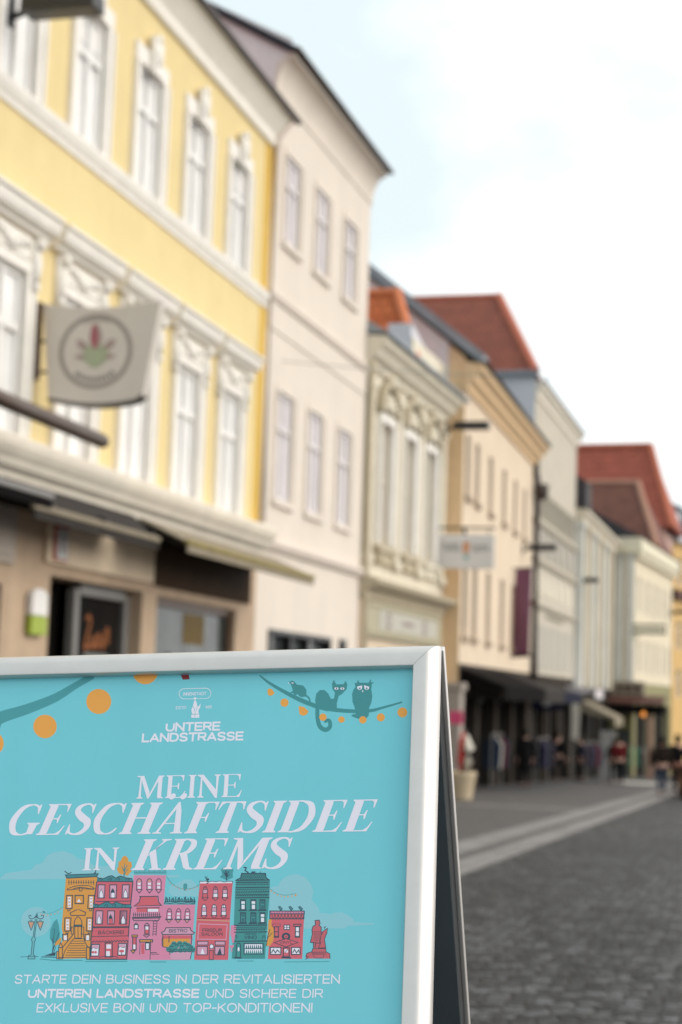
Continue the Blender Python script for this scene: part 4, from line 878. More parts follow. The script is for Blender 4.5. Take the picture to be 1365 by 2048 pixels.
for x in (-.28, .28): mb = MB(); mb.box(x - .03, x + .03, -.25, .25, 0, .1); mb.build('foot', M['greyframe'], t)
t = thing('white_flag', 'slim white flag on a pole below the dark awning', 'flag', (-7.2, 64.0, gz(64)))
mb = MB(); mb.tube([(0, 0, 0), (0, 0, 3.2)], .02, 8); mb.build('pole', M['greyframe'], t)
mb = MB(); mb.prism([(.02, 1.6), (.3, 1.5), (.34, 2.6), (.24, 3.0), (.02, 3.18)], -.02, .02); mb.build('cloth', M['white'], t)

# overhead cables
def cable(a, b, sag, label):
    P = [Vector(a).lerp(Vector(b), k / 24) - Vector((0, 0, sag * 4 * (k / 24) * (1 - k / 24))) for k in range(25)]
    mb = MB(); o0 = Vector(a); mb.tube([p - o0 for p in P], .008, 6); o = mb.build('cable', M['zinc'], smooth=True); o.location = a; tag(o, label, 'cable')
cable((-8.45, 28.0, 6.95), (3.0, 30.0, 7.0), .25, 'thin grey cable spanning the street from the downpipe of the yellow house')

# =================================================================== people
def skin_obj(name, verts, edges, radii, m, parent, root=0, sub=2):
    me = bpy.data.meshes.new('tmp'); me.from_pydata(verts, edges, []); me.update()
    ob = bpy.data.objects.new('tmp', me); COL.objects.link(ob)
    ob.modifiers.new('s', 'SKIN'); 
    for i, r in enumerate(radii):
        r = r if isinstance(r, tuple) else (r, r); me.skin_vertices[0].data[i].radius = r; me.skin_vertices[0].data[i].use_root = (i == root)
    sb = ob.modifiers.new('d', 'SUBSURF'); sb.levels = sub; sb.render_levels = sub
    bpy.context.view_layer.update()
    ev = ob.evaluated_get(bpy.context.evaluated_depsgraph_get()); nm = bpy.data.meshes.new_from_object(ev)
    bpy.data.objects.remove(ob); bpy.data.meshes.remove(me)
    nm.name = name; nm.materials.clear(); nm.materials.append(m); nm.polygons.foreach_set('use_smooth', [True] * len(nm.polygons))
    o = bpy.data.objects.new(name, nm); COL.objects.link(o); o.parent = parent; return o

def person(loc, face, H, top, legs, label, stride=.18, long_coat=False, arm=0.1, hat=None, hood=False, group=None):
    """standing or walking figure; local +y is the way the person faces"""
    t = thing('person', label, 'person', loc, face, group); k = H / 1.75
    S = lambda *p: tuple(q * k for q in p)
    f = stride
    V = [S(0, 0, .94), S(0, .01, 1.14), S(0, .0, 1.34), S(0, .0, 1.47), S(0, .02, 1.55), S(0, .03, 1.66), S(0, .02, 1.74)]
    Rr = [(.13, .10), (.12, .09), (.15, .10), (.055, .055), (.065, .075), (.078, .09), (.055, .06)]
    Eg = [(0, 1), (1, 2), (2, 3), (3, 4), (4, 5), (5, 6)]
    def add(p, r, a): V.append(S(*p)); Rr.append(r); Eg.append((a, len(V) - 1)); return len(V) - 1
    add((0, .125, 1.625), .012, 5)                                        # nose
    for s in (-1, 1):
        add((s * .085, .01, 1.64), .014, 5)                               # ears
        sh = add((s * .18, 0, 1.41), .055, 2); e = add((s * .25, -.02 + s * arm * .4, 1.13), .042, sh); w = add((s * .25, .08 + s * arm, .88), .028, e); p_ = add((s * .245, .10 + s * arm, .80), (.018, .038), w)
        for q, (dy, ln) in enumerate(((-.03, .07), (-.01, .085), (.012, .08), (.032, .062))):
            a1 = add((s * .24, .10 + s * arm + dy, .755), .009, p_); add((s * .225, .105 + s * arm + dy, .755 - ln * .7), .007, a1)
        add((s * .215, .14 + s * arm, .775), .009, p_)
        hp = add((s * .095, 0, .88), .095, 0); kn = add((s * .1, .04 + s * f * .5, .49), .058, hp); an = add((s * .1, s * f - .02, .09), .038, kn); add((s * .11, s * f + .14, .035), (.04, .028), an)
    skin_obj('body', V, Eg, Rr, M['skin'], t)
    # jacket or coat
    V, Rr, Eg = [S(0, 0, .90), S(0, .0, 1.14), S(0, 0, 1.36), S(0, .0, 1.47)], [(.185, .145), (.165, .13), (.195, .135), (.085, .085)], [(0, 1), (1, 2), (2, 3)]
    if long_coat:
        V.append(S(0, .0, .66)); Rr.append((.20, .165)); Eg.append((0, 4)); V.append(S(0, 0, .42)); Rr.append((.215, .18)); Eg.append((4, 5))
    for s in (-1, 1):
        sh = len(V); V.append(S(s * .19, 0, 1.40)); Rr.append(.078); Eg.append((2, sh)); V.append(S(s * .255, -.02 + s * arm * .4, 1.13)); Rr.append(.066); Eg.append((sh, sh + 1)); V.append(S(s * .255, .07 + s * arm * .95, .89)); Rr.append(.05); Eg.append((sh + 1, sh + 2))
    skin_obj('coat' if long_coat else 'jacket', V, Eg, Rr, top, t)
    V, Rr, Eg = [S(0, 0, .92)], [(.155, .12)], []
    for s in (-1, 1):
        a = len(V); V += [S(s * .095, 0, .82), S(s * .1, .04 + s * f * .5, .49), S(s * .1, s * f - .02, .12)]; Rr += [.105, .075, .06]; Eg += [(0, a), (a, a + 1), (a + 1, a + 2)]
    skin_obj('trousers', V, Eg, Rr, legs, t)
    for s in (-1, 1):
        mb = MB(); mb.blob(S(s * .105, s * f + .05, .05), S(.055, .15, .055)); mb.build('shoe', M['black'], t, smooth=True)
    mb = MB(); mb.blob(S(0, .0, 1.685), S(.10, .115, .105)); mb.blob(S(0, -.04, 1.62), S(.09, .075, .12)); mb.build('hair', M['hair'], t, smooth=True)
    return t
person((-6.75, 48.3, gz(48.3)), R(15), 1.70, M['coat_black'], M['trousers'], 'person in a long black coat walking away past the clothes rack', .16, True)
person((-7.15, 59.5, gz(59.5)), R(-20), 1.78, M['coat_black'], M['trousers'], 'person in black standing below the dark awning with the round emblem', .08)
person((-5.02, 60.3, gz(60.3)), R(10), 1.74, M['coat_red'], M['trousers'], 'person in a dark red jacket walking down the middle of the street', .17)
person((-2.72, 46.6, gz(46.6)), R(8), 1.60, M['coat_brown'], M['jeans'], 'person in a dark jacket and jeans at right, left one of a pair', .17)
person((-2.32, 46.9, gz(46.9)), R(-4), 1.66, M['coat_black'], M['trousers'], 'person in black at right, walking beside the one in jeans', .14)
person((-6.75, 63.5, gz(63.5)), R(100), 1.72, M['navy'], M['trousers'], 'person in navy looking at the clothes beside the display board', .06)
person((-5.35, 61.8, gz(61.8)), R(-5), 1.66, M['coat_black'], M['trousers'], 'person in black walking half hidden behind the one in dark red', .12)

# =================================================================== the A-board in front
U = Vector((0.99635267, 0.06684144, 0.05304328)); Vd = Vector((0.07456362, -0.379717, -0.92209287)); O = Vector((-0.73357631, 2.1131816, 1.06839056))
OUT = Vd.cross(U).normalized(); OUT = OUT if OUT.y < 0 else -OUT
UPV = -Vd
LEN = 1.225                                       # length of a leaf below the poster's top edge
root = thing('a_board', 'blue street A-board with silver snap frame and printed poster, in the foreground', 'sign board')
base = O + Vd * LEN
root.matrix_world = Matrix(((U.x, UPV.x, OUT.x, base.x), (U.y, UPV.y, OUT.y, base.y), (U.z, UPV.z, OUT.z, base.z), (0, 0, 0, 1)))
# local axes: x along the board, y up the board, z out of the poster; v (downwards) -> y = LEN - v
UL, UR, VT, VB = -.300, .287, 0.0, .835; FW = .0345
def rail(p0, p1, nrm, name, parent, zoff=0.0, m=None):
    """mitred snap-frame rail; p0,p1 inner corners, nrm outward direction in the board plane"""
    p0, p1, nrm = Vector(p0), Vector(p1), Vector(nrm); d = (p1 - p0).normalized()
    prof = [(0, -.004), (0, .0085), (.0012, .0105), (.003, .0112), (.0165, .0130), (.0190, .0127), (.0218, .0116), (.0248, .0096), (.0275, .0070), (.0302, .0038), (.0324, .0004), (.0338, -.0032), (.0345, -.007), (.0345, -.014), (.001, -.014)]
    vs = []
    for end, sg in ((p0, -1), (p1, 1)):
        for w, h in prof: q = end + nrm * w + d * sg * (w - .00022); vs.append((q.x, q.y, h + zoff))
    n = len(prof)
    mb = MB(); mb.add(vs, [(i, (i + 1) % n, n + (i + 1) % n, n + i) for i in range(n)] + [tuple(range(n)), tuple(range(n, 2 * n))[::-1]])
    o = mb.build(name, m or M['alu'], parent); o.data.polygons.foreach_set('use_smooth', [True] * len(o.data.polygons)); o.data.set_sharp_from_angle(angle=R(32)); return o
yT, yB = LEN - VT, LEN - VB
rail((UL, yT, 0), (UR, yT, 0), (0, 1, 0), 'frame_rail', root); rail((UR, yT, 0), (UR, yB, 0), (1, 0, 0), 'frame_rail', root)
rail((UR, yB, 0), (UL, yB, 0), (0, -1, 0), 'frame_rail', root); rail((UL, yB, 0), (UL, yT, 0), (-1, 0, 0), 'frame_rail', root)
mb = MB(); mb.box(UL - .02, UR + .02, yB - .02, yT + .02, -.013, -.006); mb.build('backing_sheet', M['alu_dark'], root)
for sx in (UL - .018, UR + .018):
    mb = MB(); mb.box(sx - .013, sx + .013, .0, yB - FW - .001, -.014, .002); mb.build('leg', M['alu'], root, bevel=.003)
# rear leaf, hinged along the top
zl = Vector((0, 0, 1)); zl = (zl - U * zl.dot(U)).normalized(); nb = zl.cross(U); nb = nb if nb.y > 0 else -nb
bt = R(19.0); Vb = -zl * math.cos(bt) + nb * math.sin(bt); Nb = zl * math.sin(bt) + nb * math.cos(bt)   # down the rear leaf, and its outward side
hin = O + UPV * .034 - OUT * .020 + nb * .004
Rm = root.matrix_world.to_3x3().inverted(); Mi = root.matrix_world.inverted()
hl = Mi @ hin; dl = Rm @ Vb; nl = Rm @ Nb; ul = Vector((1, 0, 0))
def BK(x, down, out): p = hl + ul * x + dl * down + nl * out; return (p.x, p.y, p.z)
def bbox(mb, x0, x1, d0, d1, o0, o1):
    mb.add([BK(x0, d0, o0), BK(x1, d0, o0), BK(x1, d1, o0), BK(x0, d1, o0), BK(x0, d0, o1), BK(x1, d0, o1), BK(x1, d1, o1), BK(x0, d1, o1)],
           [(0, 3, 2, 1), (4, 5, 6, 7), (0, 1, 5, 4), (1, 2, 6, 5), (2, 3, 7, 6), (3, 0, 4, 7)])
XL, XR = UL - FW, UR + FW + .001
mb = MB(); bbox(mb, XL + .012, XR - .012, .004, 1.2, .0, .006); mb.build('rear_sheet', M['alu_dark'], root)
for s, xe in ((1, XR), (-1, XL)):
    mb = MB(); bbox(mb, min(xe, xe - s * .006), max(xe, xe - s * .006), 0, 1.235, .004, .022); bbox(mb, min(xe - s * .0061, xe - s * .034), max(xe - s * .0061, xe - s * .034), .0, 1.235, .0065, .022)
    mb.build('rear_rail', M['alu'], root, bevel=.0015)
mb = MB(); bbox(mb, XL + .035, XR - .035, 0, .034, .0065, .021); mb.build('rear_rail', M['alu'], root, bevel=.002)
mb = MB(); mb.tube([BK(XL + .03, .006, -.003), BK(XR - .004, .006, -.003)], .006, 10); mb.build('hinge', M['plastic_black'], root)
for s, xe in ((1, XR - .012), (-1, XL + .012)):
    mb = MB(); bbox(mb, xe - .0015, xe + .0015, .0, .10, -.004, .0); mb.build('hinge_plate', M['greyframe'], root)
    xe -= s * .05; a_ = Vector((xe, LEN - .435, -.016)); b_ = Vector(BK(xe, .47, 0)); hgt = Vector((0, .008, 0))
    mb = MB(); mb.add([a_ + hgt, b_ + hgt, b_ - hgt, a_ - hgt], [(0, 1, 2, 3)]); st = mb.build('stay', mat('grey_strap', (.085, .085, .08), .5, var=.05), root); so = st.modifiers.new('t', 'SOLIDIFY'); so.thickness = .002
mb = MB(); mb.box(UL + .003, UR + .02, yB - .01, yT + .02, -.0055, 0)
poster = mb.build('poster', None or mat('poster_cyan', (.175, .61, .70), .24, var=.03, scale=2.5, spec=.45), root)

# the sheet behind its clear cover is not quite flat: soft upright ripples in the gloss
t_, b_ = nodes_of(poster.data.materials[0]); tc_ = t_.nodes.new('ShaderNodeTexCoord'); mp_ = t_.nodes.new('ShaderNodeMapping'); mp_.inputs['Scale'].default_value = (9, 1.1, 1)
nz_ = t_.nodes.new('ShaderNodeTexNoise'); nz_.inputs['Scale'].default_value = 1.0; nz_.inputs['Detail'].default_value = 2; bp_ = t_.nodes.new('ShaderNodeBump'); bp_.inputs['Strength'].default_value = .35; bp_.inputs['Distance'].default_value = .012
t_.links.new(tc_.outputs['Object'], mp_.inputs[0]); t_.links.new(mp_.outputs[0], nz_.inputs['Vector']); t_.links.new(nz_.outputs['Fac'], bp_.inputs['Height']); t_.links.new(bp_.outputs[0], b_.inputs['Normal'])

# ---- printed artwork. It was digitised from the sheet and is rectified here to poster metres
HM = ((9.27919733e-04, 9.28339464e-05, -5.01644827e-01), (2.37668754e-05, 9.75233203e-04, -1.32437387e+00), (7.99113503e-05, 2.20385521e-04, 1.0))
def rect(x, y):
    w = HM[2][0] * x + HM[2][1] * y + 1
    return ((HM[0][0] * x + HM[0][1] * y + HM[0][2]) / w, LEN - (HM[1][0] * x + HM[1][1] * y + HM[1][2]) / w)
PAL = {}
def ink(n, c): PAL[n] = mat('ink_' + n, c, .3, var=0, spec=.4)
ink('white', (.84, .81, .91)); ink('cloud', (.28, .60, .68)); ink('teal', (.065, .33, .37)); ink('teal2', (.05, .28, .30)); ink('orange', (.86, .38, .07)); ink('amber', (.76, .34, .07))
ink('line', (.035, .075, .11)); ink('red', (.68, .13, .17)); ink('pink', (.74, .26, .41)); ink('lpink', (.70, .36, .50)); ink('green', (.06, .30, .30)); ink('dgreen', (.04, .17, .20)); ink('cyan', (.16, .50, .56)); ink('darkred', (.22, .01, .015)); ink('peach', (.66, .36, .24)); ink('dteal', (.055, .25, .29)); ink('coral', (.60, .13, .16))
class Art:
    """collects the flat shapes of one printed motif; coordinates in sheet pixels after origin and scale"""
    n = 0
    def __init__(s, ox=0, oy=0, sc_=1.0): Art.n += 1; s.base = .000014 * (Art.n % 60); s.ox, s.oy, s.s = ox, oy, sc_; s.mb = MB(); s.cols = []; s.k = 0
    def P(s, p): return rect(s.ox + p[0] / s.s, s.oy + p[1] / s.s)
    def col(s, c):
        if c not in s.cols: s.cols.append(c)
        s.mb.m = s.cols.index(c)
    def lift(s, layer): s.k += 1; return .000016 * layer + s.base * .12 + .0000008 * (s.k % 38)
    def poly(s, c, pts, layer=1):
        s.col(c); z = s.lift(layer); s.mb.quad(*[(*s.P(p), z) for p in pts]); return s
    def rect(s, c, x0, y0, x1, y1, layer=1): return s.poly(c, [(x0, y0), (x1, y0), (x1, y1), (x0, y1)], layer)
    def circ(s, c, x, y, r, layer=1, ry=None, n=28, a0=0, a1=360):
        ry = ry or r; m = n if a1 - a0 < 360 else n - 1
        return s.poly(c, [(x + r * math.cos(R(a0 + (a1 - a0) * k / n)), y + ry * math.sin(R(a0 + (a1 - a0) * k / n))) for k in range(m + 1)], layer)
    def line(s, c, pts, w, layer=3, smooth=False, closed=False):
        pts = [Vector(p) for p in pts]
        if closed: pts = pts + [pts[0]]
        ws = w if isinstance(w, (list, tuple)) else [w] * len(pts)
        if smooth and len(pts) > 2:
            q = []; qw = []
            for i in range(len(pts) - 1):
                a, b, c_, d = pts[max(i - 1, 0)], pts[i], pts[i + 1], pts[min(i + 2, len(pts) - 1)]
                for j in range(6):
                    u = j / 6; q.append(.5 * (2 * b + (c_ - a) * u + (2 * a - 5 * b + 4 * c_ - d) * u * u + (3 * b - a - 3 * c_ + d) * u ** 3)); qw.append(ws[i] + (ws[i + 1] - ws[i]) * u)
            q.append(pts[-1]); qw.append(ws[-1]); pts, ws = q, qw
        s.col(c); z = s.lift(layer); vs = []
        for i, p in enumerate(pts):
            a = p - pts[max(i - 1, 0)]; b = pts[min(i + 1, len(pts) - 1)] - p
            if closed and i in (0, len(pts) - 1): a = pts[-1] - pts[-2]; b = pts[1] - pts[0]
            a = a.normalized() if a.length > 1e-6 else b.normalized(); b = b.normalized() if b.length > 1e-6 else a
            t_ = (a + b); t_ = t_.normalized() if t_.length > .2 else a; n_ = Vector((-t_.y, t_.x)); cs = max(.5, n_.dot(Vector((-a.y, a.x))))
            h = n_ * (ws[i] / 2 / cs); vs += [(*s.P(p + h), z), (*s.P(p - h), z)]
        s.mb.add(vs, [(2 * i, 2 * i + 1, 2 * i + 3, 2 * i + 2) for i in range(len(pts) - 1)]); return s
    def box(s, fill, x0, y0, x1, y1, w=8, c='line', layer=2, sk=0):
        if fill: s.poly(fill, [(x0 + sk, y0), (x1 + sk, y0), (x1, y1), (x0, y1)], layer)
        return s.line(c, [(x0 + sk, y0), (x1 + sk, y0), (x1, y1), (x0, y1)], w, layer + 1, closed=True)
    def done(s, name):
        o = s.mb.build(name, [PAL[c] for c in s.cols], poster, recalc=False)
        for p in o.data.polygons:
            pass
        bm = bmesh.new(); bm.from_mesh(o.data)
        for f in bm.faces:
            f.normal_update()
            if f.normal.z < 0: f.normal_flip()
        bm.to_mesh(o.data); bm.free(); return o

def upright(x0, y0, x1, y1, cap):
    """unit upright of the lettering, as read off the stems on the sheet"""
    x, y = (x0 + x1) / 2, (y0 + y1) / 2; t = .04 + .00009 * (816 - x)
    return (Vector(rect(x + cap * t, y - cap)) - Vector(rect(x, y))).normalized()
SANS = {
 'A': (1.0, [[(0, 0), (.5, 1), (1, 0)], [(.2, .3), (.8, .3)]]), 'B': (.86, [[(0, 0), (0, 1), (.58, 1), (.76, .9), (.76, .66), (.58, .54), (0, .54)], [(.58, .54), (.86, .42), (.86, .12), (.62, 0), (0, 0)]]),
 'C': (1.0, ['s', (.98, .74), (.82, .93), (.52, 1), (.18, .88), (0, .5), (.18, .12), (.52, 0), (.82, .07), (.98, .26)]), 'D': (.95, [[(0, 0), (0, 1), (.48, 1), (.8, .88), (.95, .5), (.8, .12), (.48, 0), (0, 0)]]),
 'E': (.76, [[(.76, 1), (0, 1), (0, 0), (.76, 0)], [(0, .51), (.7, .51)]]), 'F': (.74, [[(.74, 1), (0, 1), (0, 0)], [(0, .49), (.66, .49)]]), 'H': (.92, [[(0, 0), (0, 1)], [(.92, 0), (.92, 1)], [(0, .5), (.92, .5)]]),
 'I': (.0, [[(0, 0), (0, 1)]]), 'K': (.88, [[(0, 0), (0, 1)], [(.84, 1), (0, .38)], [(.3, .58), (.88, 0)]]), 'L': (.7, [[(0, 1), (0, 0), (.7, 0)]]), 'M': (1.1, [[(0, 0), (0, 1), (.55, .25), (1.1, 1), (1.1, 0)]]),
 'N': (.94, [[(0, 0), (0, 1), (.94, 0), (.94, 1)]]), 'O': (1.1, ['o']), 'P': (.82, [[(0, 0), (0, 1), (.6, 1), (.82, .88), (.82, .56), (.6, .42), (0, .42)]]),
 'R': (.86, [[(0, 0), (0, 1), (.6, 1), (.82, .9), (.82, .58), (.6, .46), (0, .46)], [(.5, .46), (.86, 0)]]), 'S': (.86, ['s', (.84, .76), (.7, .96), (.42, 1), (.12, .94), (.03, .74), (.16, .57), (.43, .5), (.72, .43), (.84, .26), (.74, .06), (.43, 0), (.14, .05), (0, .24)]),
 'T': (.88, [[(0, 1), (.88, 1)], [(.44, 1), (.44, 0)]]), 'U': (.92, ['s', (0, 1), (0, .62), (0, .36), (.14, .08), (.46, 0), (.78, .08), (.92, .36), (.92, .62), (.92, 1)]), 'V': (.98, [[(0, 1), (.49, 0), (.98, 1)]]), 'X': (.92, [[(0, 0), (.92, 1)], [(0, 1), (.92, 0)]]), 'Y': (.9, [[(0, 1), (.45, .48), (.9, 1)], [(.45, .48), (.45, 0)]]),
 '-': (.44, [[(0, .45), (.44, .45)]]), '!': (.0, [[(0, 1), (0, .3)], [(0, .12), (0, 0)]]), ' ': (.3, []), '5': (.7, ['s', (.66, 1), (.1, 1), (.06, .58), (.36, .64), (.68, .5), (.68, .16), (.36, 0), (.02, .12)]), '9': (.7, ['s', (.62, .5), (.36, .42), (.04, .56), (.04, .86), (.36, 1), (.66, .86), (.68, .5), (.56, .14), (.2, 0)]),
}
def ptext(txt, name, x0, y0, x1, y1, cap, c='white', bold=0.0, layer=4):
    """wide monoline capitals on the line (x0,y0)-(x1,y1); cap is the cap height in sheet pixels"""
    a = Vector(rect(x0, y0)); b = Vector(rect(x1, y1)); h = (Vector(rect(x0, y0 - cap)) - a).length
    W = (b - a).length; ex = (b - a) / W; ey = upright(x0, y0, x1, y1, cap); th = .135 if bold < .015 else .205
    if c == 'line': th = .15
    gap = .30; pos = []; adv = 0
    for ch in txt:
        w, st = SANS['A' if ch == 'Ä' else ch]; pos.append((ch, adv, w, st)); adv += w + gap
    kx = (W - th * h) / (adv - gap)
    A_ = Art(); A_.P = lambda p: tuple(a + ex * (p[0] + th * h / 2) + ey * p[1])
    hh = h * (1 - th)
    for ch, dx, w, st in pos:
        f = lambda p: ((dx + p[0]) * kx, th * h / 2 + p[1] * hh)
        if st and st[0] == 'o': A_.line(c, [f((.55 + .55 * math.cos(k * .2618), .5 + .5 * math.sin(k * .2618))) for k in range(24)], th * h, layer, closed=True)
        elif st and st[0] == 's': A_.line(c, [f(p) for p in st[1:]], th * h, layer, smooth=True)
        else:
            for q in st:
                q = [f(p) for p in q]
                if ch in 'BDPR' and len(q) > 4:      # rounded bowls
                    A_.line(c, q[:3], th * h, layer); A_.line(c, q[2:-1], th * h, layer, smooth=True); A_.line(c, q[-2:], th * h, layer)
                else:                                 # run the ends out square
                    for u, v in zip(q, q[1:]):
                        u, v = Vector(u), Vector(v); d = (v - u).normalized() * th * h * .48
                        horiz = abs(d.y) < 1e-9
                        A_.line(c, [u - d, v + d] if ch in 'EFLHTN-' or horiz or ch in 'I!' else [u - d * .6, v + d * .6], th * h, layer)
        if ch == 'Ä':
            for x in (.32, .68): A_.line(c, [f((x, 1.22)), f((x, 1.36))], th * h * 1.2, layer)
    return A_.done(name)

# serif capitals drawn as outlines: em units, cap height 1
def serif(ch, T, t):
    """list of polygons / brush strokes for a bracketed serif capital; returns advance width"""
    out = []; sf = .028; se = .085
    def stem(x, w, y0=0, y1=1, sb=True, st=True, l=se, r=se):
        pts = []
        if sb: pts += [(x - l, y0), (x + w + r, y0), (x + w + r, y0 + sf), (x + w + .02, y0 + sf + .05)]
        else: pts += [(x, y0), (x + w, y0)]
        if st: pts += [(x + w + .02, y1 - sf - .05), (x + w + r, y1 - sf), (x + w + r, y1), (x - l, y1), (x - l, y1 - sf), (x - .02, y1 - sf - .05)]
        else: pts += [(x + w, y1), (x, y1)]
        if sb: pts += [(x - .02, y0 + sf + .05), (x - l, y0 + sf)]
        out.append(('p', pts))
    def arm_top(x0, x1, y, h=.26): out.append(('p', [(x0, y), (x0, y - .035), (x1 - .12, y - .038), (x1 - .06, y - .09), (x1 - .03, y - h), (x1 - .005, y - h), (x1 + .01, y)]))
    def arm_bot(x0, x1, h=.3): out.append(('p', [(x0, 0), (x1 - .02, 0), (x1 + .055, h), (x1 + .03, h), (x1 - .04, .13), (x1 - .13, .042), (x0, .038)]))
    def mid(x0, x1, y): out.append(('p', [(x0, y + .018), (x0, y - .018), (x1 - .06, y - .02), (x1 - .03, y - .14), (x1, y - .14), (x1, y + .14), (x1 - .03, y + .14), (x1 - .06, y + .02)]))
    def br(pts, ws): out.append(('b', pts, ws))
    A_ = .10
    if ch == 'E': stem(A_, T, r=0); arm_top(A_ + T, .62, 1); mid(A_ + T, .47, .52); arm_bot(A_ + T, .64); return out, .74
    if ch == 'F': stem(A_, T); arm_top(A_ + T, .62, 1); mid(A_ + T, .47, .50); return out, .66
    if ch == 'I': stem(A_, T); return out, .2 + T
    if ch == 'H': stem(A_, T); stem(A_ + .5, T); out.append(('p', [(A_ + T, .49), (A_ + .5, .49), (A_ + .5, .53), (A_ + T, .53)])); return out, .72 + T
    if ch == 'T': stem(.32 - T / 2, T, st=False); out.append(('p', [(.0, 1), (.64, 1), (.66, .74), (.635, .74), (.58, .91), (.5, .955), (.14, .955), (.06, .91), (.005, .74), (-.02, .74)])); return out, .66
    if ch == 'D':
        stem(A_, T, r=0); br([(A_ + T, .98), (.40, .975), (.62, .86), (.73, .5), (.62, .14), (.40, .022), (A_ + T, .018)], [t, t * 1.3, T * .85, T * 1.08, T * .85, t * 1.3, t]); return out, .86
    if ch == 'R':
        stem(A_, T); br([(A_ + T, .98), (.40, .975), (.545, .90), (.575, .745), (.50, .58), (.36, .525), (A_ + T, .52)], [t, t * 1.2, T * .8, T, T * .75, t * 1.2, t]); out.append(('p', [(.30, .52), (.30 + T * 1.05, .545), (.70, .08), (.80, .035), (.80, 0), (.64, 0), (.545, .06)])); return out, .78
    if ch == 'K':
        stem(A_, T); out.append(('p', [(A_ + T, .40), (.56, .93), (.50, .97), (.50, 1), (.76, 1), (.76, .97), (.64, .94), (.37, .62), (A_ + T, .46)])); out.append(('p', [(.30, .56), (.30 + T * .8, .68), (.70, .07), (.81, .03), (.81, 0), (.48, 0), (.48, .03), (.54, .06)])); return out, .80
    if ch == 'N':
        stem(A_ + .02, t * 1.5, st=False); stem(.66, t * 1.5, sb=False); out.append(('p', [(-.0, 1), (.20, 1), (.66 + t * 1.5, .26), (.66 + t * 1.5, -.02), (.64, -.02), (A_ + .02, .88), (0, .965)])); return out, .82
    if ch == 'M':
        stem(A_ + .02, t * 1.5, st=False); stem(.76, T, l=0); out.append(('p', [(0, 1), (.24, 1), (.475, .28), (.425, -.01), (.41, -.01), (A_ + .03, .93), (0, .965)])); out.append(('p', [(.44, .11), (.43, -.01), (.455, -.01), (.76, .80), (.76, 1), (.745, .985)])); return out, .98
    if ch == 'A':
        out.append(('p', [(.355, 1.01), (.40, 1.01), (.40 + T * .7, .72), (.70, .06), (.77, .03), (.77, 0), (.45, 0), (.45, .03), (.53, .06), (.36, .80)])); out.append(('p', [(.355, 1.01), (.37, .80), (.13, .06), (.22, .03), (.22, 0), (-.02, 0), (-.02, .03), (.06, .06)])); out.append(('p', [(.19, .34), (.19, .305), (.49, .305), (.48, .34)])); return out, .78
    if ch == 'C' or ch == 'G':
        br([(.70, .80), (.60, .94), (.44, .985), (.22, .88), (.10, .5), (.22, .12), (.44, .016), (.60, .055), (.70, .2 if ch == 'C' else .09)], [t * 1.2, t * 1.6, t, T * .85, T * 1.1, T * .85, t, t * 1.7, t])
        out.append(('p', [(.66, .99), (.70, .99), (.715, .68), (.69, .68), (.62, .86)]))
        if ch == 'G': stem(.60, T, .03, .40, sb=False); return out, .84
        return out, .78
    if ch == 'S':
        br([(.52, .80), (.44, .94), (.30, .985), (.13, .90), (.12, .74), (.30, .555), (.48, .42), (.53, .24), (.44, .07), (.27, .015), (.12, .07), (.06, .23)], [t, t * 1.5, t * 1.2, T * .75, T * .9, T * 1.15, T * 1.1, T * .9, T * .75, t * 1.2, t * 1.5, t])
        out.append(('p', [(.50, .99), (.535, .99), (.545, .69), (.52, .69), (.46, .88)])); out.append(('p', [(.03, .01), (.065, .01), (.13, .10), (.055, .33), (.03, .33)])); return out, .62
    return out, .3
